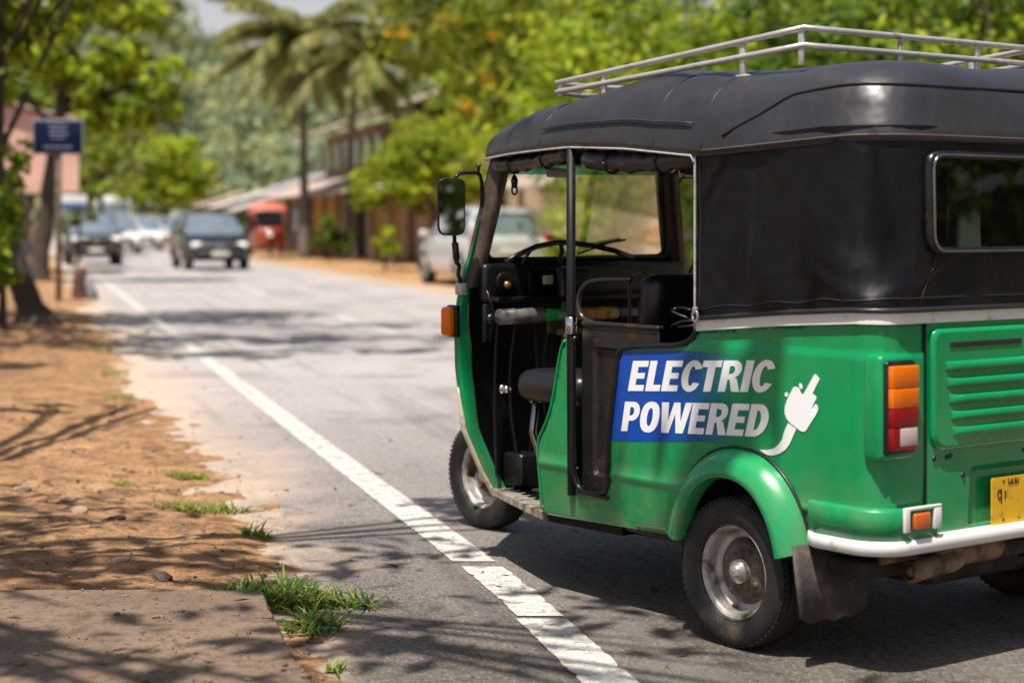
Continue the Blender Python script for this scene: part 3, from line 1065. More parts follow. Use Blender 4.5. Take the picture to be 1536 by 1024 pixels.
for sg in (1, -1):     # folded rain flap above the passenger doorway
    mb = MB()
    pl = sorted([p for p in RO if p.y * sg > 0.3 and 0.17 < p.x < 1.05], key=lambda p: p.x)
    top = [roof_pt(p, t_for_d(p, 0.012)) + Vector((0, sg * 0.007, 0.0)) for p in pl]
    mb.tube(top, [0.002] + [0.0042] * (len(top) - 2) + [0.002], 6)
    mb.build("rain_flap", CANVR, roof)

# ---------------- roof rack
def rack_z(x):
    return lerp(1.852, 1.760, (x + 0.149) / 1.185)
XA, XF, YW = -0.149, 1.036, 0.55
rack = MB()
for dz in (0.0, -0.052):
    dz2 = dz if dz == 0 else -0.046
    loop = [(XA, YW, rack_z(XA) + dz), (XF, YW, rack_z(XF) + (dz * .62)), (XF + 0.06, 0.40, rack_z(XF) + dz * .62), (XF + 0.06, -0.40, rack_z(XF) + dz * .62), (XF, -YW, rack_z(XF) + dz * .62), (XA, -YW, rack_z(XA) + dz)]
    pts2 = []
    for i, p in enumerate(loop):
        a, b = Vector(loop[i]), Vector(loop[(i + 1) % len(loop)])
        for t in np.linspace(0, 1, 8, endpoint=False):
            pts2.append(a.lerp(b, t))
    rack.tube(pts2, 0.0098, 10, closed=True)
rk = rack.build("roof_rack", STEEL, TUK)
for sg in (1, -1):
    for xp in (0.782, 0.114, -0.135, 1.02):
        mb = MB()
        zt = rack_z(xp)
        zb_ = {0.782: 1.655, 0.114: 1.725, -0.135: 1.74, 1.02: zt - 0.05}[xp]
        mb.box((xp, sg * (YW - 0.003), (zt + zb_) / 2), (0.022, 0.010, zt - zb_), 0.003)
        if xp in (0.782, 0.114):
            mb.box((xp, sg * (YW - 0.02), zb_), (0.05, 0.05, 0.01), 0.003)
        mb.build("rack_post", STEEL, rk)
for yp in (0.12, -0.25):
    mb = MB()
    mb.box((XA, yp, rack_z(XA) - 0.05), (0.010, 0.022, 0.10), 0.003)
    mb.build("rack_post", STEEL, rk)

# ---------------- wheels
def make_wheel(x, y, out, R=0.226, W=0.132):
    mb = MB()
    prof = [(0.139, -0.045), (0.147, -0.056), (0.165, -0.064), (0.19, -0.066), (0.206, -0.062), (0.216, -0.054), (0.2245, -0.040)]
    gro = []
    for a in (-0.038, -0.030, -0.024, -0.015, -0.009, 0.0):
        gro.append(a)
    tread = [(0.2250, -0.036), (0.2255, -0.029), (0.2205, -0.0275), (0.2205, -0.0225), (0.226, -0.021), (0.226, -0.0105), (0.221, -0.009), (0.221, -0.004), (0.2262, -0.0025)]
    full = prof + tread + [(r, -a) for r, a in tread[::-1]] + [(r, -a) for r, a in prof[::-1]]
    mb.lathe(full, (x, y, R), 'Y', 64)
    # shoulder blocks
    for k in range(66):
        a = 2 * PI * k / 66
        for sg in (1, -1):
            c = (x + 0.2178 * math.cos(a), y + sg * 0.0495, R + 0.2178 * math.sin(a))
            mb.box(c, (0.005, 0.016, 0.012), 0.0015, (0, -a, 0), smooth=False)
    ty = mb.build("tyre", TYRE, TUK)
    wt = out
    mb = MB()
    mb.lathe([(0.143, wt * 0.056), (0.146, wt * 0.050), (0.140, wt * 0.044), (0.132, wt * 0.040), (0.127, wt * 0.030), (0.124, wt * 0.004), (0.118, -wt * 0.006), (0.100, -wt * 0.008)], (x, y, R), 'Y', 56)
    mb.lathe([(0.141, -wt * 0.05), (0.128, -wt * 0.03), (0.122, wt * 0.0)], (x, y, R), 'Y', 40)
    rm = mb.build("rim", RIM, TUK)
    mb = MB()
    mb.lathe([(0.101, -wt * 0.008), (0.092, wt * 0.004), (0.080, wt * 0.010), (0.062, wt * 0.012), (0.052, wt * 0.006), (0.046, wt * 0.006), (0.0, wt * 0.006)], (x, y, R), 'Y', 40)
    for k in range(4):
        a = 2 * PI * k / 4 + 0.5
        mb.lathe([(0.0, wt * 0.024), (0.009, wt * 0.024), (0.011, wt * 0.008)], (x + 0.068 * math.cos(a), y, R + 0.068 * math.sin(a)), 'Y', 8)
    mb.build("rim_centre", RIMD, rm)
    mb = MB()
    mb.lathe([(0.036, wt * 0.0), (0.036, wt * 0.026), (0.033, wt * 0.034), (0.024, wt * 0.037), (0.021, wt * 0.044), (0.012, wt * 0.049), (0.0, wt * 0.050)], (x, y, R), 'Y', 28)
    mb.build("hub", HUBM, rm)
make_wheel(0, 0.65, 1)
make_wheel(0, -0.65, -1)
make_wheel(2.18, 0.0, 1)

# ---------------- underside
mb = MB()
mb.box((0.25, 0, 0.285), (1.40, 1.22, 0.05), 0.01)
mb.box((1.2, 0, 0.262), (0.6, 0.7, 0.03), 0.01)
mb.box((0.55, 0.45, 0.250), (0.8, 0.10, 0.05), 0.01)
mb.box((0.55, -0.45, 0.250), (0.8, 0.10, 0.05), 0.01)
mb.build("chassis", UND, TUK)
mb = MB()
mb.tube([(0, -0.58, 0.226), (0, -0.15, 0.235), (0, 0.15, 0.235), (0, 0.58, 0.226)], 0.03, 12)
mb.box((-0.12, -0.02, 0.28), (0.42, 0.46, 0.22), 0.04)
mb.tube([(-0.03, 0.46, 0.33), (0.42, 0.46, 0.27)], 0.022, 10)
mb.tube([(-0.03, -0.46, 0.33), (0.42, -0.46, 0.27)], 0.022, 10)
mb.build("rear_axle", UND, TUK)
mb = MB()
mb.tube([(-0.52, 0.515, 0.285), (-0.52, 0.505, 0.285), (-0.52, 0.48, 0.286), (-0.52, 0.33, 0.298), (-0.52, 0.30, 0.30)], [0.024, 0.034, 0.031, 0.033, 0.026], 18, caps=False)
mb.tube([(-0.52, 0.508, 0.285), (-0.52, 0.45, 0.285)], 0.016, 12)
mb.tube([(-0.50, 0.40, 0.315), (-0.50, 0.30, 0.318), (-0.50, 0.12, 0.318), (-0.50, 0.10, 0.318)], [0.03, 0.042, 0.042, 0.03], 14)
mb.tube([(-0.46, 0.56, 0.315), (-0.46, 0.12, 0.318)], 0.014, 8)
mb.build("exhaust", RUST, TUK)
mb = MB()
mb.box((-0.50, 0, 0.365), (0.05, 1.1, 0.03), 0.006)
mb.build("rear_crossmember", UND, TUK)

# ---------------- front shell
def e_w(z):
    return interp(z, [0.24, 0.35, 0.5, 0.72, 0.9, 1.0, 1.06, 1.13, 1.3, 1.53], [0.425, 0.49, 0.558, 0.588, 0.588, 0.572, 0.548, 0.522, 0.486, 0.438])
def x_e(z):
    return interp(z, [0.24, 0.5, 0.9, 1.1, 1.53], [1.56, 1.58, 1.60, 1.60, 1.56])
def x_n(z):
    return interp(z, [0.24, 0.40, 0.5, 0.7, 0.9, 1.05, 1.13], [1.74, 1.86, 2.02, 2.06, 1.98, 1.84, 1.70])
zs = list(np.linspace(0.25, 1.13, 24))
mb = MB()
rows = []
for z in zs:
    row = []
    for t in np.linspace(-1, 1, 33):
        a = 1 - abs(t)
        sg = 1 if t > 0 else -1
        k = a
        y = e_w(z) * (1 - k) ** 0.78
        x = lerp(x_e(z), x_n(z), k)
        row.append(Vector((x, sg * y if k < 1 else 0, z)))
    rows.append(row)
mb.grid(rows)
nose = mb.build("front_shell", G, TUK)
so = nose.modifiers.new("thick", 'SOLIDIFY')
so.thickness = 0.01
# headlight on the nose
mb = MB()
mb.lathe([(0.0, 0.030), (0.05, 0.026), (0.075, 0.012), (0.082, 0.0), (0.085, -0.05)], (2.045, 0, 0.78), 'X', 28)
mb.build("headlight", CHR, TUK)
# inner front wall and scuttle
mb = MB()
rows = []
for z in zs:
    rows.append([Vector((x_e(z) - 0.004 + 0.05 * (1 - abs(t)), t * (e_w(z) - 0.018), z)) for t in np.linspace(-1, 1, 9)])
mb.grid(rows)
mb.build("front_wall", INT, TUK)
# green leg-shield return on each edge with the cream outer trim
for sg in (1, -1):
    zz = list(np.linspace(0.25, 1.03, 22))
    mb = MB()
    wd = lambda z: interp(z, [0.25, 0.5, 0.8, 1.03], [0.050, 0.050, 0.058, 0.030])
    mb.grid([[Vector((x_e(z) + 0.006, sg * (e_w(z) + 0.001), z)), Vector((x_e(z) - 0.012, sg * (e_w(z) + 0.004), z)), Vector((x_e(z) - 0.022, sg * (e_w(z) - 0.006), z)), Vector((x_e(z) - 0.024, sg * (e_w(z) - wd(z)), z)), Vector((x_e(z) - 0.012, sg * (e_w(z) - wd(z) - 0.006), z))] for z in zz])
    ls = mb.build("leg_shield", G, TUK)
    mb = MB()
    mb.tube([(x_e(z) - 0.004, sg * (e_w(z) + 0.004), z) for z in np.linspace(0.25, 0.66, 14)], [0.012] * 10 + [0.010, 0.008, 0.006, 0.003], 8)
    mb.build("leg_shield_trim", CREAM, ls)
    mb = MB()
    mb.box((x_e(1.0) - 0.012, sg * 0.566, 1.025), (0.04, 0.035, 0.045), 0.006)
    mb.build("mirror_bracket", mat("pale_bracket", (0.5, 0.5, 0.48), 0.4, dirt=((0.2, 0.16, 0.12), 0.3, 30)), ls)
    # front indicator
    mb = MB()
    mb.box((x_e(0.9) - 0.005, sg * 0.598, 0.906), (0.062, 0.022, 0.12), 0.006)
    ind = mb.build("indicator", BLK, TUK)
    mb = MB()
    mb.box((x_e(0.9) - 0.005, sg * 0.624, 0.906), (0.054, 0.036, 0.108), 0.014, seg=3)
    mb.build("amber_lens", AMB, ind)
# windscreen frame: flat ring with rounded opening, A-pillars returning backwards
def wx(z):
    return lerp(1.60, 1.55, (z - 1.1) / 0.43)
fo = [(0.545, 1.06), (0.522, 1.13), (0.486, 1.30), (0.438, 1.535), (-0.438, 1.535), (-0.486, 1.30), (-0.522, 1.13), (-0.545, 1.06)]
fi = roundpoly([(0.462, 1.135), (0.408, 1.500), (-0.408, 1.500), (-0.462, 1.135)], 0.045, 7)
mb = MB()
panel(mb, fo, [fi], lambda y, z: Vector((wx(z), y, z)), 0.06, smooth=False)
mb.grid([[Vector((wx(z), y, z)) for y, z in cl(fi)], [Vector((wx(z) - 0.018, y * 1.01, z)) for y, z in cl(fi)]])
wf = mb.build("windscreen_frame", INT, TUK)
so = wf.modifiers.new("thick", 'SOLIDIFY')
so.thickness = 0.02
so.offset = 1
mb = MB()
mb.tube([(wx(z) - 0.022, y, z) for y, z in fi], 0.007, 8, closed=True)
mb.build("windscreen_rubber", BLK, wf)
mb = MB()
panel(mb, fi, [], lambda y, z: Vector((wx(z) - 0.004, y, z)), 0.12, smooth=False)
mb.build("windscreen", WGLASS, wf)
BRN = mat("pillar_brown", (0.055, 0.035, 0.026), 0.45, var=0.4, dirt=((0.12, 0.08, 0.06), 0.4, 14))
for sg in (1, -1):
    mb = MB()
    mb.grid([[Vector((wx(z) + 0.012, sg * (e_w(z) + 0.002), z)), Vector((wx(z) - 0.03, sg * (e_w(z) + 0.006), z)), Vector((wx(z) - 0.055, sg * (e_w(z) - 0.004), z)), Vector((wx(z) - 0.055, sg * (e_w(z) - 0.045), z)), Vector((wx(z) - 0.02, sg * (e_w(z) - 0.06), z))] for z in np.linspace(1.03, 1.535, 12)])
    mb.build("pillar", BRN, TUK)
    mb = MB()
    mb.tube([(wx(z) - 0.012, sg * (e_w(z) + 0.008), z) for z in np.linspace(1.03, 1.30, 8)], [0.010, 0.010, 0.009, 0.008, 0.007, 0.006, 0.004, 0.002], 8)
    mb.build("pillar_trim", G, TUK)

# ---------------- door posts and trims
for sg in (1, -1):
    mb = MB()
    mb.tube([(0.80, sg * 0.672, 0.36), (0.80, sg * 0.676, 1.0), (0.80, sg * 0.676, 1.522)], 0.0155, 12)
    post = mb.build("door_post", mat("post_black", (0.006, 0.006, 0.007), 0.55, var=0.3, spec=0.3), TUK)
    mb = MB()
    mb.lathe([(0.017, 0.90), (0.0195, 0.902), (0.0195, 0.955), (0.017, 0.957)], (0.80, sg * 0.6755, 0), 'Z', 16)
    mb.build("post_collar", CHR, post)
    # rubber edge trim round the doorway notch
    mb = MB()
    dn = densify(notch, 0.03)[:-1]
    dn = [p for p in dn if True]
    path = []
    for (s, z) in [q for q in roundpoly(notch, 0.02, 4)]:
        path.append(perim(s, z, 0.002 + body_off(z), 0.09, sg))
    mb.tube(path[:-6], 0.0095, 8)
    mb.build("doorway_trim", BLK, TUK)
    # pressed black panel inside the doorway
    mb = MB()
    pp = roundpoly([(0.50, 0.385), (0.79, 0.375), (0.79, 0.925), (0.40, 0.935), (0.40, 0.60)], 0.02, 4)
    rr_ = roundpoly([(0.64, 0.43), (0.735, 0.43), (0.735, 0.86), (0.60, 0.86)], 0.02, 4)
    panel(mb, pp, [rr_], lambda x, z: Vector((x, sg * 0.635, z)), 0.06, smooth=False)
    r2 = roundpoly([(0.650, 0.44), (0.726, 0.44), (0.726, 0.85), (0.612, 0.85)], 0.016, 4)
    mb.grid([[Vector((x, sg * 0.635, z)) for x, z in cl(rr_)], [Vector((x, sg * 0.622, z)) for x, z in cl(r2)]], smooth=False)
    panel(mb, r2, [], lambda x, z: Vector((x, sg * 0.622, z)), 0.08, smooth=False)
    mb.box((0.595, sg * 0.628, 0.935), (0.39, 0.03, 0.016), 0.006)
    mb.build("door_panel", BLKP, TUK)
    mb = MB()
    mb.box((0.69, sg * 0.655, 0.372), (0.16, 0.05, 0.012), 0.004)
    mb.build("door_sill", BLK, TUK)
    # seat well under the driver
    mb = MB()
    mb.tube([perim(s, z, 0.002 + body_off(z), 0.09, sg) for s, z in roundpoly(side_out[:10], 0.03, 3)], 0.005, 6)
    mb.build("cowl_edge", G, TUK)
    # rolled-up side curtains
    for (a, b, r) in (((1.50, 0.462, 1.486), (0.86, 0.640, 1.508), 0.027), ((0.75, 0.650, 1.484), (0.215, 0.650, 1.472), 0.035)):
        mb = MB()
        A, B = Vector(a), Vector(b)
        pts2 = []
        for i, t in enumerate(np.linspace(0, 1, 22)):
            p = A.lerp(B, t)
            p.y *= sg
            p.z += -0.012 * math.sin(PI * t) + 0.003 * math.sin(i * 1.9)
            pts2.append(p)
        mb.tube(pts2, [r * (0.8 + 0.2 * math.sin(k * 1.3) ** 2 + 0.1 * math.sin(k * .9)) for k in range(22)], 12)
        cu = mb.build("rolled_curtain", CANVR, TUK)
        for t in (0.25, 0.72):
            mb = MB()
            p = A.lerp(B, t)
            mb.tube([(p.x + 0.006 * math.cos(q), sg * (p.y + (r + 0.001) * math.cos(q)), p.z - 0.010 + (r + 0.002) * math.sin(q)) for q in np.linspace(0, 2 * PI, 14)], 0.005, 6)
            mb.build("curtain_strap", BLK, cu)

# floor and step
mb = MB()
mb.prism([(0.60, 0.62), (0.97, 0.635), (1.30, 0.53), (1.54, 0.445), (1.58, 0.0), (1.54, -0.445), (1.30, -0.53), (0.97, -0.635), (0.60, -0.62)], lambda x, y, d: Vector((x, y, d)), 0.245, 0.272)
mb.build("floor", INT, TUK)
for sg in (1, -1):
    mb = MB()
    st = [(0.985, 0.655), (1.30, 0.545), (1.545, 0.455), (1.535, 0.40), (1.28, 0.48), (0.985, 0.57)]
    mb.prism([(x, sg * y) for x, y in st], lambda x, y, d: Vector((x, y, d)), 0.252, 0.276)
    for k in range(9):
        t = k / 9 + 0.05
        c = Vector((lerp(0.99, 1.53, t), sg * (lerp(0.655, 0.455, t) - 0.045), 0.2775))
        mb.box(c, (0.012, 0.075, 0.004), 0.001)
    mb.build("step_plate", mat("step_metal", (0.42, 0.38, 0.33), 0.42, 0.4, var=0.2, dirt=((0.14, 0.095, 0.06), 0.5, 20)), TUK)

# ---------------- cabin
mb = MB()
panel(mb, [(0.615, 0.27), (0.615, 0.90), (-0.615, 0.90), (-0.615, 0.27)], [], lambda y, z: Vector((0.70, y, z)), 0.3, smooth=False)
mb.build("partition", INT, TUK)
mb = MB()
mb.box((0.86, 0, 0.44), (0.26, 0.86, 0.36), 0.02)
mb.build("seat_box", INT, TUK)
mb = MB()
mb.box((1.09, 0.06, 0.690), (0.38, 1.00, 0.115), 0.050, seg=4)
dseat = mb.build("driver_seat", SEATM, TUK)
mb = MB()
mb.tube([(1.25, 0.50, 0.630), (1.27, 0.30, 0.627), (1.27, -0.20, 0.627), (1.25, -0.4, 0.630)], 0.008, 8)
mb.tube([(1.20, 0.515, 0.63), (1.22, 0.515, 0.52), (1.18, 0.505, 0.42), (1.05, 0.45, 0.40)], 0.014, 8)
mb.build("seat_frame", DARKCHR, dseat)
mb = MB()
rows = []
mb.box((0.685, -0.01, 0.985), (0.115, 0.93, 0.225), 0.05, rot=(0, math.radians(-8), 0), seg=4)
bk = mb.build("backrest", SEATM, TUK)
mb = MB()
mb.tube([(0.745 + 0.0 * k, 0.465, z) for k, z in enumerate((0.89, 0.95, 1.02, 1.07))] + [(0.72, 0.463, 1.095), (0.68, 0.46, 1.10), (0.65, 0.455, 1.085)], 0.006, 8)
mb.build("backrest_piping", BLK, bk)
mb = MB()
rl = [(0.73, 0.47, 1.080), (0.86, 0.475, 1.080), (0.96, 0.475, 1.066), (1.00, 0.475, 1.035), (1.012, 0.475, 0.985), (0.995, 0.475, 0.945), (0.95, 0.473, 0.925), (0.74, 0.47, 0.918)]
sm = []
for i in range(len(rl) - 1):
    for t in (0, .25, .5, .75):
        sm.append(Vector(rl[i]).lerp(Vector(rl[i + 1]), t))
sm.append(Vector(rl[-1]))
for _ in range(3):
    sm = [sm[0]] + [(sm[i - 1] + sm[i] * 2 + sm[i + 1]) / 4 for i in range(1, len(sm) - 1)] + [sm[-1]]
mb.tube(sm, 0.0085, 10)
mb.build("grab_rail", mat("black_chrome", (0.10, 0.10, 0.105), 0.25, 0.8, var=0.2), TUK)
mb = MB()
mb.box((0.02, 0, 0.60), (0.50, 1.18, 0.14), 0.04, seg=3)
mb.box((-0.30, 0, 0.86), (0.12, 1.18, 0.46), 0.04, rot=(0, math.radians(-10), 0), seg=3)
mb.build("passenger_seat", SEATM, TUK)
mb = MB()
mb.tube([(0.38 + 0.05 * math.cos(a * 1.7), 0.55 + 0.012 * math.sin(a * 3), 0.93 + 0.02 * math.sin(a) + 0.006 * a) for a in np.linspace(0, 9, 50)], 0.006, 6)
mb.build("coiled_strap", BLK, TUK)
# dashboard, gauge, glove tray, tube
mb = MB()
mb.box((1.555, 0, 1.045), (0.07, 1.02, 0.15), 0.02, seg=3)
mb.box((1.50, 0, 0.985), (0.10, 1.0, 0.02), 0.006)
dash = mb.build("dashboard", BLK, TUK)
mb = MB()
mb.box((1.514, 0.16, 1.045), (0.02, 0.30, 0.095), 0.009)
mb.lathe([(0.0, -0.012), (0.040, -0.012), (0.046, 0.0)], (1.512, 0.42, 1.045), 'X', 20)
mb.build("gauge_panel", INT, dash)
mb = MB()
mb.box((1.500, 0.225, 1.055), (0.012, 0.045, 0.034), 0.003)
mb.build("paper_tag", mat("pale_green_paper", (0.45, 0.55, 0.25), 0.6), dash)
mb = MB()
mb.box((1.500, 0.120, 1.030), (0.012, 0.05, 0.022), 0.003)
mb.lathe([(0.0, -0.02), (0.012, -0.018), (0.016, 0.0)], (1.505, 0.42, 1.04), 'X', 14)
mb.build("gauge_trim", mat("brass", (0.5, 0.32, 0.1), 0.3, 0.8), dash)
mb = MB()
mb.tube([(1.44, 0.50, 0.925), (1.44, 0.30, 0.925)], 0.030, 14)
mb.tube([(1.44, 0.30, 0.925), (1.44, -0.46, 0.925)], 0.018, 14)
tb = mb.build("cross_tube", mat("grey_tube", (0.16, 0.155, 0.15), 0.4, 0.2, dirt=((0.05, 0.04, 0.03), 0.4, 20)), TUK)
for (y0, y1, cname, c_) in ((0.315, 0.195, "green_band", (0.02, 0.42, 0.05)), (0.192, 0.03, "orange_band", (0.72, 0.20, 0.01)), (0.027, -0.06, "yellow_band", (0.55, 0.36, 0.02))):  # coloured bands along the tube
    mb = MB()
    mb.tube([(1.44, y0, 0.925), (1.44, y1, 0.925)], 0.0235, 16)
    mb.build("tube_band", mat(cname, c_, 0.4, dirt=((0.1, 0.08, 0.03), 0.35, 40)), tb)
mb = MB()
mb.tube([(1.48, 0.2, 0.86), (1.48, -0.4, 0.86)], 0.016, 10)
mb.box((1.50, 0.19, 0.875), (0.02, 0.08, 0.05), 0.006)
mb.build("lower_tube", mat("olive_tube", (0.10, 0.095, 0.05), 0.4, 0.2), TUK)
# steering column and handlebar
mb = MB()
hb = [(1.40, 0.50, 1.128), (1.41, 0.43, 1.156), (1.42, 0.34, 1.184), (1.43, 0.24, 1.197), (1.44, 0.16, 1.196), (1.43, 0.06, 1.184), (1.42, -0.04, 1.164), (1.41, -0.12, 1.138)]
mb.tube(hb, 0.0105, 10)
mb.tube([(1.43, 0.22, 1.194), (1.45, 0.195, 1.17), (1.47, 0.19, 1.13), (1.48, 0.19, 1.06)], 0.009, 8)
mb.tube([(1.42, 0.36, 1.178), (1.44, 0.37, 1.15), (1.45, 0.39, 1.12)], 0.006, 8)
mb.tube([(1.45, 0.19, 1.10), (1.55, 0.10, 0.70), (1.66, 0.04, 0.36)], 0.026, 12)
mb.build("handlebar", BLK, TUK)
mb = MB()
mb.tube([(1.575, 0.02, 1.150), (1.57, -0.13, 1.190)], 0.004, 6)
mb.tube([(1.568, -0.02, 1.178), (1.568, -0.22, 1.205)], 0.005, 6)
mb.build("wiper", BLK, TUK)
# cables and pedal gear along the front wall
mb = MB()
for (y, a) in ((0.36, 0.02), (0.28, -0.03), (0.20, 0.02), (0.45, 0.0)):
    mb.tube([(1.52 + 0.02 * math.sin(t * 3), y + a * math.sin(t * 4), lerp(0.92, 0.32, t)) for t in np.linspace(0, 1, 16)], 0.006, 6)
mb.build("control_cable", BLK, TUK)
mb = MB()
mb.box((1.50, 0.30, 0.345), (0.12, 0.20, 0.13), 0.015)
mb.box((1.47, 0.02, 0.335), (0.16, 0.20, 0.11), 0.015)
mb.build("battery_box", BLK, TUK)
mb = MB()
mb.lathe([(0.0, -0.03), (0.012, -0.028), (0.016, -0.018), (0.016, 0.0), (0.020, 0.003)], (1.47, 0.455, 0.655), 'X', 14)
mb.build("switch_knob", CHR, TUK)
mb = MB()
mb.box((1.50, 0.515, 0.90), (0.02, 0.03, 0.14), 0.004)
mb.lathe([(0, 0), (0.02, 0.0), (0.02, 0.03)], (1.48, 0.50, 0.915), 'X', 12)
mb.tube([(1.49, 0.52, 1.02), (1.48, 0.505, 0.97), (1.485, 0.49, 0.92), (1.50, 0.50, 0.85)], 0.005, 6)
mb.build("switch_bracket", BLK, TUK)
mb = MB()
mb.tube([(1.25, 0.10, 0.86), (1.21, 0.12, 0.74), (1.17, 0.16, 0.62), (1.2, 0.2, 0.45)], 0.012, 8)
mb.tube([(1.21, 0.36, 0.84), (1.20, 0.38, 0.60)], 0.008, 8)
mb.lathe([(0.0, -0.02), (0.016, -0.014), (0.02, 0.0), (0.016, 0.014), (0, 0.02)], (1.21, 0.36, 0.86), 'Z', 12)
mb.build("gear_lever", DARKCHR, TUK)
# inside mirror and hanging tassel
mb = MB()
mb.box((1.50, 0.165, 1.462), (0.018, 0.13, 0.034), 0.008, seg=3)
mb.build("inside_mirror", mat("pale_mirror_reflection", (0.60, 0.55, 0.60), 0.3), TUK)  # pale colour paints the whitish reflection in the mirror
mb = MB()
mb.tube([(1.44, 0.432, 1.50), (1.44, 0.430, 1.44)], 0.0035, 6)
mb.tube([(1.44, 0.430, 1.448), (1.44, 0.430, 1.43), (1.44, 0.430, 1.40)], [0.006, 0.014, 0.010], 8)
mb.tube([(1.44, 0.430 + 0.012 * math.cos(a), 1.395 + 0.018 * math.sin(a)) for a in np.linspace(0, 2 * PI, 14)], 0.004, 6)
mb.build("hanging_tassel", BLK, TUK)
TEAL = mat("teal_visor", (0.01, 0.12, 0.11), 0.4)
mb = MB()
panel(mb, [(0.40, 1.455), (0.40, 1.495), (-0.40, 1.495), (-0.40, 1.462)], [], lambda y, z: Vector((wx(z) - 0.012, y, z)), 0.2, smooth=False)
mb.build("sun_strip", glass_mat("teal_strip", (0.10, 0.42, 0.40), 1.4), wf)
# side mirrors: set at an angle so that they look back along the flank
for sg in (1, -1):
    ym, xm = 0.672, 1.50
    MA = math.radians(21)
    def mp(a, b, d):
        """a across, b up, d depth (forward) in the mirror's own frame"""
        return Vector((xm + d * math.cos(MA) + a * math.sin(MA), sg * (ym + a * math.cos(MA) - d * math.sin(MA)), 1.330 + b))
    sh = roundpoly([(-0.050, -0.105), (0.053, -0.105), (0.056, 0.105), (-0.052, 0.105)], 0.032, 6)
    sh2 = [(a * 0.88, b * 0.94) for a, b in sh]
    mb = MB()
    mb.grid([[mp(a * 0.7, b * 0.7, 0.030) for a, b in cl(sh)], [mp(a * .96, b * .96, 0.016) for a, b in cl(sh)], [mp(a, b, 0) for a, b in cl(sh)],
             [mp(a * .97, b * .98, -0.006) for a, b in cl(sh)], [mp(a, b, -0.004) for a, b in cl(sh2)]])
    mb.add([mp(a * 0.7, b * 0.7, 0.030) for a, b in sh], [tuple(range(len(sh)))])
    mo = mb.build("side_mirror", BLK, TUK)
    mb = MB()
    mb.add([mp(a, b, -0.0045) for a, b in sh2], [tuple(range(len(sh2)))])
    mb.build("mirror_glass", MIR, mo)
    mb = MB()
    mb.tube([(xm + 0.012, sg * (ym - 0.02), 1.43), (xm + 0.014, sg * (ym - 0.035), 1.447), (xm + 0.02, sg * (ym - 0.06), 1.455), (xm + 0.05, sg * 0.525, 1.458), (xm + 0.055, sg * 0.505, 1.45), (xm + 0.06, sg * 0.492, 1.42), (xm + 0.07, sg * 0.486, 1.33)], 0.0075, 8)
    mb.tube([(xm + 0.05, sg * 0.515, 1.455), (xm + 0.05, sg * 0.515, 1.475), (xm + 0.05, sg * 0.515, 1.49)], [0.005, 0.006, 0.011], 8)
    mb.tube([(xm + 0.012, sg * (ym - 0.02), 1.232), (xm + 0.014, sg * (ym - 0.022), 1.20), (xm + 0.014, sg * (ym - 0.024), 1.198), (xm + 0.014, sg * (ym - 0.03), 1.145), (xm + 0.03, sg * (ym - 0.042), 1.125), (xm + 0.06, sg * (ym - 0.075), 1.115), (xm + 0.08, sg * (ym - 0.085), 1.08), (xm + 0.085, sg * 0.57, 1.04)], [0.007, 0.008, 0.013, 0.013, 0.009, 0.008, 0.008, 0.008], 8)
    mb.build("mirror_arm", BLK, mo)
# front fork
mb = MB()
for sg in (1, -1):
    mb.tube([(2.03, sg * 0.055, 0.58), (2.10, sg * 0.098, 0.42), (2.18, sg * 0.098, 0.226)], 0.018, 10)
mb.box((2.02, 0, 0.58), (0.07, 0.16, 0.05), 0.01)
mb.build("front_fork", UND, TUK)
# ================================================================== PLACE
RA = math.radians(14.9)
ND = (math.cos(RA), math.sin(RA))            # across the road, to the right
DD = (-math.sin(RA), math.cos(RA))           # along the road, away
def RW(q, s, z=0.0):
    return Vector((q * ND[0] + s * DD[0], q * ND[1] + s * DD[1], z))
def QS(x, y):
    return x * ND[0] + y * ND[1], x * DD[0] + y * DD[1]

# ---------------- ground, road, verges
def nz2(x, y, sc, seed=0.0):
    from mathutils import noise as mn
    return mn.noise(Vector((x * sc + seed, y * sc - seed * 1.7, seed)))

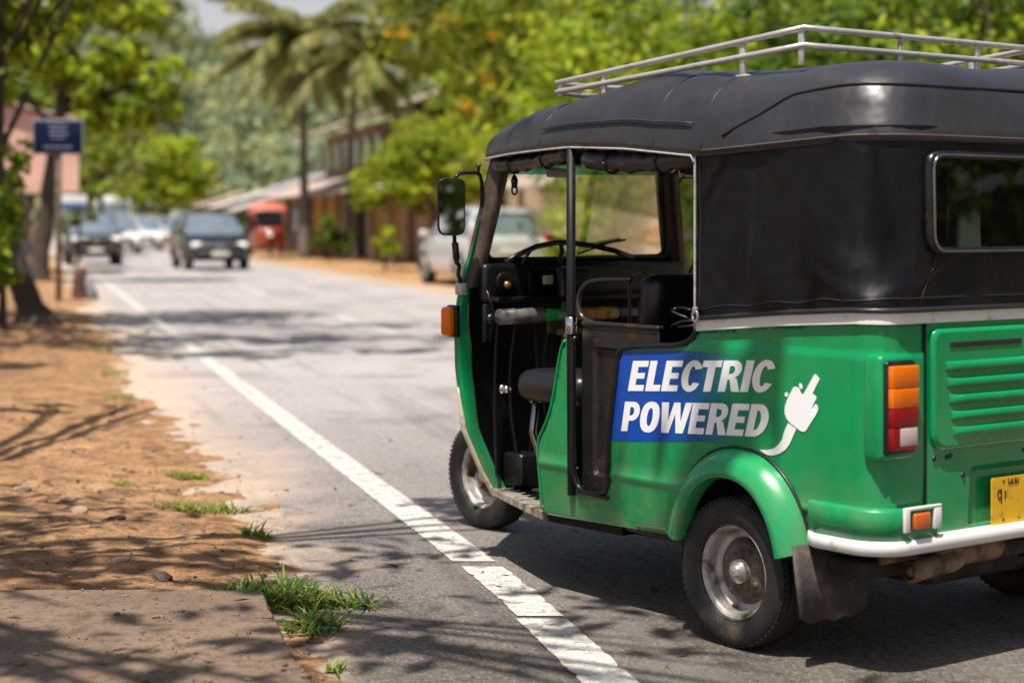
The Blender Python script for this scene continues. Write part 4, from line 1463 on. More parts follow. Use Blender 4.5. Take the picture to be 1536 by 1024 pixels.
def dirt_material(name, sand, brown, dark, crack=0.0, litter=False):
    m, nt, p = new_mat(name)
    co = objco(nt)
    n1 = noise(nt, co, 0.9, 8, 0.62)
    n2 = noise(nt, co, 5.5, 10, 0.70)
    n3 = noise(nt, co, 30, 6, 0.75)
    c = mixc(nt, maprange(nt, n1, 0.35, 0.65), brown, sand)
    c = mixc(nt, maprange(nt, n2, 0.46, 0.60, 0, 0.8), c, tuple(x * 0.55 for x in brown))
    c = mixc(nt, maprange(nt, n3, 0.53, 0.63, 0, 0.7), c, dark)
    n5 = noise(nt, co, 14, 8, 0.75)
    c = mixc(nt, maprange(nt, n5, 0.55, 0.63, 0, 0.55), c, tuple(min(1, x * 1.25) for x in sand))
    c = mixc(nt, maprange(nt, n5, 0.43, 0.36, 0, 0.6), c, dark)
    n4 = noise(nt, co, 120, 3, 0.6)
    c = mixc(nt, maprange(nt, n4, 0.58, 0.72, 0, 0.5), c, tuple(min(1, x * 1.35) for x in sand))
    v = nt.nodes.new("ShaderNodeTexVoronoi")
    v.feature = 'DISTANCE_TO_EDGE'
    v.inputs["Scale"].default_value = 4.5
    wv = nt.nodes.new("ShaderNodeVectorMath")
    wv.operation = 'ADD'
    nt.links.new(co, wv.inputs[0])
    sc_ = nt.nodes.new("ShaderNodeVectorMath")
    sc_.operation = 'SCALE'
    sc_.inputs[3].default_value = 0.35
    nt.links.new(noise(nt, co, 3, 4, 0.6, 1), sc_.inputs[0])
    nt.links.new(sc_.outputs[0], wv.inputs[1])
    nt.links.new(wv.outputs[0], v.inputs["Vector"])
    ck = maprange(nt, v.outputs[0], 0.0, 0.02, 1.0, 0.0)
    ck = mth(nt, 'MULTIPLY', ck, maprange(nt, n1, 0.45, 0.6, 0.0, crack))
    c = mixc(nt, ck, c, dark)
    if litter:  # leaf litter brown, also used to paint tree shade into the earth
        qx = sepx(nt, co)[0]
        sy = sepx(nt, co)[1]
        shade_bands = mth(nt, 'ADD', maprange(nt, sy, 10.5, 15.0, 0.0, 0.34), maprange(nt, sy, 8.2, 6.8, 0.0, 0.34))  # painted shade: darker before and beyond the sunlit stretch
        lf = mth(nt, 'ADD', mth(nt, 'ADD', maprange(nt, qx, 0.5, -1.8, -0.28, 0.40), shade_bands), mth(nt, 'MULTIPLY', mth(nt, 'SUBTRACT', n1, 0.5), 1.5))
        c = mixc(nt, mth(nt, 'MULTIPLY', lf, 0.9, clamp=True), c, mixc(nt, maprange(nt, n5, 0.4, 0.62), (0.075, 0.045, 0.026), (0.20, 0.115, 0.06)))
    nt.links.new(c, p.inputs["Base Color"])
    p.inputs["Roughness"].default_value = 0.95
    p.inputs["Specular IOR Level"].default_value = 0.2
    b1 = bump(nt, n2, 1.0, 0.07, None)
    b1 = bump(nt, n5, 0.9, 0.03, None, b1)
    b2 = bump(nt, n3, 0.8, 0.014, None, b1)
    b3 = bump(nt, ck, -0.6, 0.01, None, b2)
    bump(nt, n4, 0.6, 0.005, p, b3)
    return m

SAND = dirt_material("sandy_dirt", (0.66, 0.40, 0.19), (0.41, 0.225, 0.105), (0.075, 0.047, 0.030), 0.6)
SANDL = dirt_material("verge_dirt", (0.72, 0.415, 0.215), (0.45, 0.245, 0.125), (0.07, 0.045, 0.028), 0.6, True)
FARSOIL = dirt_material("far_soil", (0.34, 0.24, 0.12), (0.22, 0.15, 0.08), (0.08, 0.06, 0.035))
mb = MB()
mb.add([(-900, -300, -0.03), (900, -300, -0.03), (900, 1800, -0.03), (-900, 1800, -0.03)], [(0, 1, 2, 3)])
struct(mb.build("ground", FARSOIL))

# asphalt with dust washed over its left edge
ASPH, nt, p = new_mat("asphalt")
co = objco(nt)
X_, Y_, Z_ = sepx(nt, co)
st = nt.nodes.new("ShaderNodeMapping")
st.inputs["Scale"].default_value = (1.6, 0.06, 1)
nt.links.new(co, st.inputs[0])
n1 = noise(nt, co, 0.35, 6, 0.6)
mg = nt.nodes.new("ShaderNodeMapping")
mg.inputs["Scale"].default_value = (1.0, 0.45, 1.0)
nt.links.new(co, mg.inputs[0])
n2 = noise(nt, mg.outputs[0], 26, 8, 0.8)
n3 = noise(nt, mg.outputs[0], 85, 4, 0.7)
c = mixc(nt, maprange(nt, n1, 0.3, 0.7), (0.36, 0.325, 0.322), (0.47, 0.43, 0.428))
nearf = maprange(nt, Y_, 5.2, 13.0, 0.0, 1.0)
c = mixc(nt, nearf, mixc(nt, maprange(nt, n1, 0.3, 0.7), (0.105, 0.088, 0.078), (0.16, 0.135, 0.118)), c)  # near stretch darkened: shade on the asphalt put into its colour
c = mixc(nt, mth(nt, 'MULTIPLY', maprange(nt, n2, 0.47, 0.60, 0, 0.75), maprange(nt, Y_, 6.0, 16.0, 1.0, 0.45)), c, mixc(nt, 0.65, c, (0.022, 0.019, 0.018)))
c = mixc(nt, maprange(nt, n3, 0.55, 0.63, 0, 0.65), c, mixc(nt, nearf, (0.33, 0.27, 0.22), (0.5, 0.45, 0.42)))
c = mixc(nt, maprange(nt, n3, 0.46, 0.38, 0, 0.7), c, (0.03, 0.026, 0.024))
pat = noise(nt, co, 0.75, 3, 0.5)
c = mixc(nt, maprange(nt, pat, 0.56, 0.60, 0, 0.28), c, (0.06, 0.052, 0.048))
st2 = noise(nt, st.outputs[0], 2.2, 6, 0.6)
c = mixc(nt, maprange(nt, st2, 0.55, 0.62, 0, 0.30), c, (0.055, 0.047, 0.043))
n5 = noise(nt, st.outputs[0], 1.2, 5, 0.6)
c = mixc(nt, maprange(nt, n5, 0.45, 0.7, 0, 0.35), c, (0.34, 0.30, 0.275))
dn = noise(nt, co, 1.3, 9, 0.68)
edge = maprange(nt, X_, 0.75, 1.75, 0.85, -0.22)
dmask = mth(nt, 'ADD', edge, mth(nt, 'MULTIPLY', mth(nt, 'SUBTRACT', dn, 0.5), 1.7))
near = maprange(nt, Y_, 5.0, 9.0, -0.34, 0.10)
dmask = mth(nt, 'ADD', dmask, near)
dmask = mth(nt, 'ADD', dmask, mth(nt, 'MULTIPLY', mth(nt, 'SUBTRACT', n2, 0.5), 1.1))
dm = maprange(nt, dmask, 0.18, 0.74, 0.0, 0.74)
c = mixc(nt, dm, c, mixc(nt, maprange(nt, n2, 0.35, 0.65), (0.46, 0.34, 0.25), (0.62, 0.46, 0.34)))
edge2 = maprange(nt, X_, 6.4, 7.8, -0.3, 0.9)
dm2 = maprange(nt, mth(nt, 'ADD', edge2, mth(nt, 'SUBTRACT', dn, 0.5)), 0.2, 0.7, 0.0, 0.8)
c = mixc(nt, dm2, c, (0.42, 0.28, 0.17))
v = nt.nodes.new("ShaderNodeTexVoronoi")
v.feature = 'DISTANCE_TO_EDGE'
v.inputs["Scale"].default_value = 0.9
wv = nt.nodes.new("ShaderNodeVectorMath")
wv.operation = 'ADD'
nt.links.new(co, wv.inputs[0])
nt.links.new(noise(nt, co, 1.6, 8, 0.65, 1), wv.inputs[1])
nt.links.new(wv.outputs[0], v.inputs["Vector"])
ck = mth(nt, 'MULTIPLY', maprange(nt, v.outputs[0], 0.0, 0.010, 1.0, 0.0), maprange(nt, n1, 0.45, 0.6, 0.1, 0.8))
c = mixc(nt, ck, c, (0.03, 0.027, 0.025))
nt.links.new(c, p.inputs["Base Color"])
nt.links.new(maprange(nt, n2, 0.3, 0.7, 0.62, 0.9), p.inputs["Roughness"])
p.inputs["Specular IOR Level"].default_value = 0.35
b1 = bump(nt, n2, 0.7, 0.012, None)
b2 = bump(nt, n3, 0.7, 0.005, None, b1)
bump(nt, ck, -0.5, 0.008, p, b2)
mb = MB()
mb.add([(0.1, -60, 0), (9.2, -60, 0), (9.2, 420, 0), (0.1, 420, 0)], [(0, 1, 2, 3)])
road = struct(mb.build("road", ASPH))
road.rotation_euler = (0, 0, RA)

# left verge: a strip of earth that dips under the asphalt along a ragged edge
def verge_h(q, s):
    wob = 0.16 * nz2(q, s, 0.45, 3.1) + 0.10 * nz2(q, s, 1.6, 8.2)
    e = 0.86 + wob
    d = e - q
    h = 0.075 * math.tanh(d * 1.1)
    h += 0.030 * nz2(q, s, 0.9, 1.7) * smooth01(d * 1.5 + 0.3) + 0.020 * nz2(q, s, 3.4, 5.0) + 0.010 * nz2(q, s, 9.0, 9.0) + 0.006 * nz2(q, s, 21.0, 4.0)
    h += 0.035 * max(0, -q - 1.5)
    return max(h, -0.028)
svals = [-3.0]
while svals[-1] < 2.0:
    svals.append(svals[-1] + 0.2)
while svals[-1] < 140:
    svals.append(svals[-1] + max(0.036, 0.0095 * (svals[-1] - 2)))
qvals = list(np.linspace(-9, -3, 9))[:-1] + list(np.linspace(-3, 1.55, 118))
mb = MB()
mb.grid([[Vector((q, s, verge_h(q, s))) for q in qvals] for s in svals])
vg = struct(mb.build("verge", SANDL))
vg.rotation_euler = (0, 0, RA)
mb = MB()
qv2 = list(np.linspace(7.3, 11, 16)) + [13, 16, 22, 30]
sv2 = list(np.arange(4, 150, 1.2))
mb.grid([[Vector((q, s, max(-0.028, 0.07 * math.tanh((q - 7.9 + 0.35 * nz2(q, s, 0.3, 2.2)) * 1.2) + 0.04 * nz2(q, s, 0.6, 4.0)))) for q in qv2] for s in sv2])
vg2 = struct(mb.build("verge", SAND))
vg2.rotation_euler = (0, 0, RA)

# road markings: worn paint lying on the asphalt
LINE, nt, p = new_mat("road_paint")
co = objco(nt)
a1 = noise(nt, co, 14, 9, 0.72)
a2 = noise(nt, co, 60, 6, 0.75)
c = mixc(nt, maprange(nt, a1, 0.35, 0.7), (0.50, 0.47, 0.43), (0.68, 0.65, 0.61))
wear = mth(nt, 'ADD', maprange(nt, a1, 0.52, 0.58, 0, 0.8), maprange(nt, a2, 0.52, 0.62, 0, 0.65))
c = mixc(nt, wear, c, (0.20, 0.165, 0.14))
nt.links.new(c, p.inputs["Base Color"])
p.inputs["Roughness"].default_value = 0.75
bump(nt, a2, 0.5, 0.004, p)
FAINT = mat("faded_road_paint", (0.62, 0.58, 0.54), 0.8, var=0.25, scale=9, dirt=((0.26, 0.24, 0.23), 0.6, 14))
def marking(name, q0, q1, s0, s1, step=0.03, rag=0.0045, mat_=None):
    mb = MB()
    ss = np.arange(s0, s1 + step, step) if s1 - s0 < 25 else np.concatenate([np.arange(s0, 20, step), np.arange(20, s1, 1.0)])
    rows = []
    f0 = q0 if callable(q0) else (lambda s: q0)
    f1 = q1 if callable(q1) else (lambda s: q1)
    for i, s in enumerate(ss):
        e = 0.022 if i in (0, len(ss) - 1) else 0
        rows.append([Vector((f0(s) + rag * nz2(1, s, 9, 1.0) + rag * nz2(1, s, 31, 2.0), s + e, 0.004)), Vector((f1(s) + rag * nz2(4, s, 9, 3.0) + rag * nz2(2, s, 31, 5.0), s - e, 0.004))])
    mb.grid(rows, smooth=False)
    o = struct(mb.build(name, mat_ or LINE))
    o.rotation_euler = (0, 0, RA)
    return o
LQ0 = lambda s: interp(s, [3, 4.79, 6.0, 7.0, 12, 20], [1.42, 1.48, 1.53, 1.545, 1.535, 1.55])
LQ1 = lambda s: interp(s, [3, 4.79, 6.0, 7.0, 12, 20], [1.575, 1.632, 1.69, 1.70, 1.685, 1.69])
marking("edge_line", LQ0, LQ1, -14.0, 5.62, rag=0.008)
marking("edge_line", lambda s: LQ0(s) + 0.012, LQ1, 5.66, 6.50, rag=0.010)
marking("edge_line", LQ0, LQ1, 6.64, 130)
for s0 in (20.6, 32.5, 45, 58, 72, 88):
    marking("lane_dash", 4.05, 4.17, s0, s0 + 4.0, 0.3, mat_=FAINT)

# concrete slab in the near corner
SLABM, nt, p = new_mat("old_concrete")
co = objco(nt)
a1 = noise(nt, co, 1.6, 9, 0.66)
a2 = noise(nt, co, 26, 7, 0.72)
a3 = noise(nt, co, 170, 4, 0.7)
c = mixc(nt, maprange(nt, a1, 0.35, 0.66), (0.17, 0.115, 0.082), (0.29, 0.195, 0.13))
c = mixc(nt, maprange(nt, a2, 0.49, 0.60, 0, 0.7), c, (0.075, 0.054, 0.04))
c = mixc(nt, maprange(nt, a3, 0.56, 0.66, 0, 0.6), c, (0.40, 0.29, 0.19))
c = mixc(nt, maprange(nt, a3, 0.44, 0.30, 0, 0.6), c, (0.07, 0.052, 0.04))
nt.links.new(c, p.inputs["Base Color"])
p.inputs["Roughness"].default_value = 0.92
b1 = bump(nt, a2, 0.7, 0.02, None)
bump(nt, a3, 0.8, 0.006, p, b1)
mb = MB()
edge_pts = [(-3.4, 5.92), (-2.6, 5.86), (-1.8, 5.84), (-1.3, 5.83), (-1.0, 5.82), (-0.87, 5.81), (-0.80, 5.77), (-0.765, 5.65), (-0.70, 5.36), (-0.635, 5.10), (-0.575, 4.86), (-0.505, 4.62), (-0.40, 4.2), (-0.25, 3.7), (0.1, 2.2), (0.45, 0.6), (-3.4, 0.6)]
de = densify(edge_pts, 0.07)
de = [(x + 0.014 * nz2(x, y, 5, 2) + 0.008 * nz2(x, y, 16, 7), y + 0.014 * nz2(x, y, 5, 9) + 0.008 * nz2(x, y, 16, 3)) for x, y in de]
SZ = 0.098
panel(mb, de, [], lambda x, y: Vector((x, y, SZ + 0.006 * nz2(x, y, 2.2, 4) + 0.003 * nz2(x, y, 9, 1))), 0.07)
cx_, cy_ = -1.8, 3.6
top = [Vector((x, y, SZ + 0.006 * nz2(x, y, 2.2, 4) + 0.003 * nz2(x, y, 9, 1))) for x, y in de]
mb.grid([top + top[:1], [Vector((cx_ + (t.x - cx_) * 1.006, cy_ + (t.y - cy_) * 1.006, t.z - 0.012)) for t in top + top[:1]], [Vector((cx_ + (t.x - cx_) * 1.008, cy_ + (t.y - cy_) * 1.008, -0.05)) for t in top + top[:1]]])
struct(mb.build("pavement_slab", SLABM))

def verge_z(x, y):
    q, s = QS(x, y)
    z = max(0.0, verge_h(q, s))
    if inpoly(x, y, edge_pts):
        z = max(z, SZ)
    return z

# ---------------- stones, grit, litter
STONE = mat("stone", (0.25, 0.165, 0.105), 0.9, var=0.4, scale=9, bmp=0.6, bscale=60)
STONED = mat("dark_stone", (0.085, 0.06, 0.045), 0.85, var=0.4, scale=9, bmp=0.6, bscale=60)
def stone_mesh(mb, c, r, sq=(1, 1, 0.5), seed=0, sub=2):
    b = bmesh.new()
    bmesh.ops.create_icosphere(b, subdivisions=sub, radius=1.0)
    rz_ = seed * 1.7
    for v in b.verts:
        n = 1 + 0.38 * nz2(v.co.x + seed * 3.1, v.co.y + v.co.z * 0.7, 1.1, seed) + 0.16 * nz2(v.co.x - v.co.z + seed, v.co.y, 2.7, seed + 4)
        v.co = Vector((v.co.x * sq[0] * r * n, v.co.y * sq[1] * r * n, v.co.z * sq[2] * r * n))
    mb.bm(b, 0, sub > 3, Matrix.Translation(c) @ Matrix.Rotation(rz_, 4, 'Z'))
stones = [  # px-derived ground spots given as world x, y, radius, material
    (-1.63, 7.50, 0.055, STONED, "dark rounded stone at the shady lip of the verge beside the broad flat stone"),
    (-1.83, 7.62, 0.05, STONE, "broad flat brown stone on the verge left of the dark rounded one"),
    (-1.22, 6.35, 0.06, STONED, "dark slab-shaped stone just behind the concrete corner, left of the big grass clump"),
    (-1.42, 6.62, 0.052, STONE, "brown lump of stone a step behind the concrete slab"),
    (-2.02, 7.60, 0.045, STONED, "small black stone in front of the pale flat one on the verge"),
    (-2.45, 7.40, 0.045, STONED, "dark pebble by itself at the left side of the verge"),
    (-2.22, 8.25, 0.06, WHT, "pale whitish flat stone lying on the sunlit sand"),
    (-1.96, 8.02, 0.05, STONE, "tan stone right of the pale whitish flat stone"),
    (-1.25, 7.12, 0.035, STONE, "little round stone between the small grass tuft and the slab"),
    (-0.60, 5.52, 0.035, STONED, "dark stone tucked under the right end of the big grass clump"),
]
for k, (x, y, r, m_, lab) in enumerate(stones):
    mb = MB()
    r *= 0.55 + 0.35 * ((k * 37) % 10) / 10
    stone_mesh(mb, (x, y, verge_z(x, y) + r * 0.02), r, (1.25, 0.85 + 0.2 * (k % 3 == 0), 0.45 + 0.12 * (k % 2)), k * 1.37 + 0.3, 3)
    tag(mb.build("stone", m_ if m_ is not WHT else mat("pale_stone", (0.40, 0.30, 0.21), 0.9, var=0.2, bmp=0.4)), lab, "stone", "stones on the verge")
gm = MB()
for k in range(1700):
    s = 3.5 + 8.5 * random.random() ** 1.3
    q = random.gauss(0.55, 0.32) if random.random() < 0.55 else random.uniform(-2.4, 1.0)
    if q > 1.15 and random.random() < 0.75:
        continue
    p3 = RW(q, s)
    z = verge_z(p3.x, p3.y)
    r = 0.003 + 0.011 * random.random() ** 4
    stone_mesh(gm, (p3.x, p3.y, z + 0.002), r, (1.2, 0.9, 0.6), k * 0.77, 1)
stuff(gm.build("gravel", mat("grit", (0.17, 0.12, 0.085), 0.95, var=0.5, scale=30)), "loose grit and pebbles strewn along the edge of the tarmac", "gravel")
lm = MB()
for k in range(900):
    s = 3.6 + 13 * random.random() ** 1.1
    q = random.uniform(-3.0, 0.9) if random.random() < 0.9 else random.uniform(0.9, 2.2)
    p3 = RW(q, s)
    z = verge_z(p3.x, p3.y) + 0.006
    L = random.uniform(0.012, 0.045)
    a = random.uniform(0, 2 * PI)
    u = Vector((math.cos(a), math.sin(a), random.uniform(-.1, .35))) * L
    v_ = Vector((-math.sin(a), math.cos(a), random.uniform(-.2, .3))) * L * 0.3
    o = Vector((p3.x, p3.y, z))
    lm.add([o - u, o + v_, o + u, o - v_], [(0, 1, 2, 3)])
stuff(lm.build("leaf_litter", leaf_mat("dry_leaf", (0.07, 0.045, 0.025), (0.16, 0.10, 0.05), (0.24, 0.16, 0.08), 0.1)), "scattered dry leaves and twigs on the roadside earth", "leaf litter")

# ---------------- grass
GRASS = leaf_mat("grass_blade", (0.025, 0.10, 0.012), (0.075, 0.22, 0.02), (0.42, 0.40, 0.10), 0.4, 0.4)
GRASSY = leaf_mat("grass_blade_sunny", (0.09, 0.20, 0.015), (0.19, 0.31, 0.03), (0.50, 0.44, 0.13), 0.45, 0.45)  # paler, yellower copy of the blade with sunlight in its colour
def tuft(x, y, rx, ry, n, h, mat_, label, seed):
    r = random.Random(seed)
    mb = MB()
    for k in range(n):
        a, d = r.uniform(0, 2 * PI), math.sqrt(r.random())
        bx, by = x + rx * d * math.cos(a), y + ry * d * math.sin(a)
        bz = max(verge_h(*QS(bx, by)), 0.0) - 0.004
        hh = h * r.uniform(0.45, 1.15) * (1.15 - 0.5 * d)
        aa = r.uniform(0, 2 * PI)
        lean = r.uniform(0.5, 1.9)
        wdt = r.uniform(0.0028, 0.0062)
        dr = Vector((math.cos(aa), math.sin(aa), 0))
        sd = Vector((-math.sin(aa), math.cos(aa), 0))
        pts = []
        for t in (0, .3, .6, .85, 1):
            ww = wdt * (1 - t ** 2.2) + 0.0004
            c = Vector((bx, by, bz)) + dr * (hh * lean * t ** 1.6) + Vector((0, 0, hh * (t - 0.42 * lean * t ** 2.4)))
            pts.append([c - sd * ww, c + sd * ww])
        mb.grid(pts)
    return tag(mb.build("grass_tuft", mat_), label, "grass", "grass tufts along the edge of the tarmac")
tuft(-0.80, 6.08, 0.21, 0.15, 460, 0.145, GRASS, "large spreading clump of long grass at the corner of the concrete slab", 1)
tuft(-0.62, 5.70, 0.09, 0.13, 130, 0.11, GRASS, "clump of grass hugging the slab's right edge in front of the large clump", 2)
tuft(-0.52, 6.02, 0.08, 0.06, 60, 0.12, GRASS, "thin wisp of grass at the far right of the large clump, towards the tarmac", 12)
tuft(-1.03, 7.33, 0.06, 0.06, 80, 0.085, GRASSY, "small grass tuft between the large clump and the long yellowish one", 3)
tuft(-1.37, 8.02, 0.22, 0.10, 170, 0.085, GRASSY, "long low strip of yellowish grass lit by the sun", 4)
tuft(-1.60, 8.98, 0.10, 0.07, 100, 0.085, GRASSY, "compact bright tuft of grass farthest up the sunny edge", 5)
tuft(-1.83, 8.6, 0.06, 0.05, 34, 0.055, GRASSY, "tiny sprig of grass alone on the open sand", 6)
tuft(-0.50, 5.17, 0.03, 0.03, 22, 0.065, GRASSY, "tiny grass sprout in the dirt at the bottom of the view", 7)
for k, (s, q) in enumerate(((13.2, 0.62), (15.5, 0.68), (18.5, 0.72))):
    p3 = RW(q, s)
    tuft(p3.x, p3.y, 0.14, 0.2, 60, 0.10, GRASSY, ["weedy tuft on the road edge in the nearer tree shade", "weedy tuft on the road edge midway through the tree shade", "farthest weedy tuft on the road edge before the leaning trunk"][k], 20 + k)

# ---------------- trees
BARK = mat("bark", (0.050, 0.035, 0.026), 0.9, var=0.45, scale=5, bmp=0.8, bscale=22)
BARKG = mat("grey_bark", (0.17, 0.14, 0.115), 0.9, var=0.35, scale=5, bmp=0.8, bscale=22)
LEAF = {
    'dark': leaf_mat("leaf_dark", (0.012, 0.042, 0.005), (0.06, 0.15, 0.010), (0.26, 0.36, 0.025), 0.45),
    'mid': leaf_mat("leaf_mid", (0.024, 0.075, 0.006), (0.17, 0.30, 0.015), (0.50, 0.56, 0.04), 0.48),
    'bright': leaf_mat("leaf_bright", (0.050, 0.12, 0.006), (0.29, 0.43, 0.018), (0.66, 0.68, 0.05), 0.5),
    'yellow': leaf_mat("leaf_yellow", (0.040, 0.085, 0.008), (0.20, 0.31, 0.02), (0.58, 0.60, 0.07), 0.48, flower=(0.85, 0.50, 0.02)),
    'hazy': leaf_mat("leaf_hazy", (0.14, 0.21, 0.06), (0.28, 0.34, 0.09), (0.48, 0.48, 0.12), 0.35),  # distance haze put into this and the two far leaf colours
    'far': leaf_mat("leaf_far_haze", (0.21, 0.25, 0.13), (0.36, 0.39, 0.17), (0.55, 0.54, 0.22), 0.3),
    'fardark': leaf_mat("leaf_fardark_haze", (0.12, 0.17, 0.12), (0.20, 0.25, 0.15), (0.30, 0.34, 0.18), 0.3),
}
def leaves(mb, pts, size, rg, up=0.55, asp=0.5, droop=0.0):
    dirs = None
    if isinstance(pts, tuple):
        pts, dirs = pts
    pts = np.asarray(pts)
    n = len(pts)
    nv = rg.normal(size=(n, 3))
    nv /= np.linalg.norm(nv, axis=1, keepdims=True)
    if dirs is not None:
        nv = 0.60 * nv + 0.85 * dirs
        nv[:, 2] += 0.45
    else:
        nv[:, 2] = np.abs(nv[:, 2]) + up
    size = size * 1.15
    nv /= np.linalg.norm(nv, axis=1, keepdims=True)
    a = rg.normal(size=(n, 3))
    u = np.cross(nv, a)
    u /= np.linalg.norm(u, axis=1, keepdims=True)
    u[:, 2] -= droop
    u /= np.linalg.norm(u, axis=1, keepdims=True)
    w_ = np.cross(nv, u)
    L = size * rg.uniform(0.6, 1.25, size=(n, 1))
    base = pts - u * L * 0.5
    tip = pts + u * L * 0.5
    m1 = pts - u * L * 0.08 + w_ * L * asp * 0.5 + nv * L * 0.08
    m2 = pts - u * L * 0.08 - w_ * L * asp * 0.5 + nv * L * 0.08
    o = len(mb.v)
    allv = np.stack([base, m1, tip, m2], 1).reshape(-1, 3)
    mb.v += [tuple(x) for x in allv.tolist()]
    for i in range(n):
        k = o + 4 * i
        mb.f.append((k, k + 1, k + 2, k + 3))
    mb.mi += [0] * n
    mb.sm += [False] * n

def crown_points(lobes, n, rg, clump=26, spread=0.2, shell=0.55):
    vol = np.array([l[3] * l[4] * l[5] for l in lobes]) ** (2 / 3)
    pr = vol / vol.sum()
    pts, dirs = [], []
    for _ in range(max(1, n // clump)):
        l = lobes[rg.choice(len(lobes), p=pr)]
        d = rg.normal(size=3)
        d /= np.linalg.norm(d)
        rr = shell + (1 - shell) * rg.random() ** 0.6
        rr *= 1 + 0.18 * rg.normal()
        c = np.array(l[:3]) + d * rr * np.array(l[3:6])
        sp = spread * min(l[3], l[5])
        off = rg.normal(size=(clump, 3))
        pts.append(c + off * np.array([sp, sp, sp * 0.6]))
        od = off * 0.55 + d * 0.75
        dirs.append(od / np.maximum(1e-6, np.linalg.norm(od, axis=1, keepdims=True)))
    return np.concatenate(pts), np.concatenate(dirs)

def tree(label, x, y, trunk_pts, lobes, n, size, kind, seed, lr=1.0, cat="tree", name="roadside_tree", r0=0.16, bark=None, clump=26, spread=0.2, group=None, limbs=True, shell=0.55, droop=0.15):
    """trunk_pts and lobes are relative to the foot of the tree"""
    rg = np.random.default_rng(seed)
    t = thing(name, label, cat, (x, y, max(0.0, verge_h(*QS(x, y)) if QS(x, y)[0] < 1.3 else 0.0)), 0, group)
    mb = MB()
    k = len(trunk_pts)
    tp = []
    for i in range(k - 1):
        a, b = Vector(trunk_pts[i]), Vector(trunk_pts[i + 1])
        for f in (0, .33, .66):
            tp.append(a.lerp(b, f))
    tp.append(Vector(trunk_pts[-1]))
    for p_ in tp[1:]:
        p_ += Vector((rg.normal() * r0 * 0.12, rg.normal() * r0 * 0.12, 0))
    kk = len(tp)
    rs = [r0 * (1.0 - 0.62 * i / (kk - 1)) * (1 + 0.07 * rg.normal()) for i in range(kk)]
    rs[0] = r0 * 1.65
    tp.insert(0, tp[0] + Vector((0, 0, -0.15)))
    rs.insert(0, r0 * 2.0)
    mb.tube(tp, rs, 12)
    top = Vector(trunk_pts[-1])
    if limbs:
        for l in lobes:
            c = Vector(l[:3])
            st = Vector(tp[int(len(tp) * rg.uniform(0.6, 0.95))])
            mid = st.lerp(c, 0.5) + Vector((rg.normal() * .1, rg.normal() * .1, 0.1)) * max(l[3], 0.6)
            mb.tube([st, st.lerp(mid, .5) + Vector((0, 0, .05)), mid, c], [r0 * 0.42 * lr, r0 * 0.33 * lr, r0 * 0.24 * lr, r0 * 0.08], 7)
            for _ in range(3):
                e = c + Vector((rg.normal() * l[3] * .5, rg.normal() * l[4] * .5, rg.normal() * l[5] * .4))
                mb.tube([mid, mid.lerp(e, .5) + Vector((0, 0, 0.05)), e], [r0 * 0.16, r0 * 0.1, r0 * 0.03], 5)
    mb.build("trunk", bark or BARK, t)
    mb = MB()
    leaves(mb, crown_points(lobes, n, rg, clump, spread, shell), size, rg, droop=droop)
    mb.build("crown", LEAF[kind], t)
    return t

def PX(u, Y):
    """left-right position at depth Y of a thing whose bearing was measured on the photograph"""
    return (u - 768) / FPX * Y
def ZV(v, Y):
    return CAMH + (335 - v) / FPX * Y
# the shade tree standing left of the photographer; its crown hangs over the verge and throws the dapple
def pads(base, spec):
    return [(cx, cy, cz, rx, ry, rz) for (cx, cy, cz, rx, ry, rz) in spec]
tree("big shade tree whose large dark leaves hang into the top left corner", -3.9, 5.0, [(0, 0, 0), (0.1, 0, 1.6), (0.35, 0.1, 3.2), (0.6, 0.2, 4.6)],
     [(1.2, -1.2, 5.0, 0.9, 0.8, 0.5), (2.4, -0.4, 5.3, 0.9, 0.8, 0.4), (0.2, 0.6, 5.2, 1.2, 0.9, 0.6), (1.9, -2.4, 5.0, 1.0, 0.7, 0.4), (3.2, -1.4, 5.2, 0.8, 0.6, 0.35), (0.2, -2.6, 5.0, 1.1, 0.8, 0.5),
      (-1.5, 0, 5.2, 1.4, 1.4, 0.8), (2.9, 0.9, 5.6, 0.6, 0.5, 0.3), (1.0, 0.1, 4.6, 0.8, 0.6, 0.4), (3.9, -2.6, 5.6, 0.7, 0.5, 0.3), (2.7, -3.4, 5.3, 0.8, 0.5, 0.3), (0.80, 6.5, 2.62, 0.16, 0.25, 0.14), (0.35, 5.8, 2.95, 0.3, 0.35, 0.22), (0.95, 6.4, 2.75, 0.16, 0.2, 0.10)],
     3000, 0.17, 'dark', 11, lr=0.6, name="shade_tree", r0=0.2, clump=12, spread=0.30)
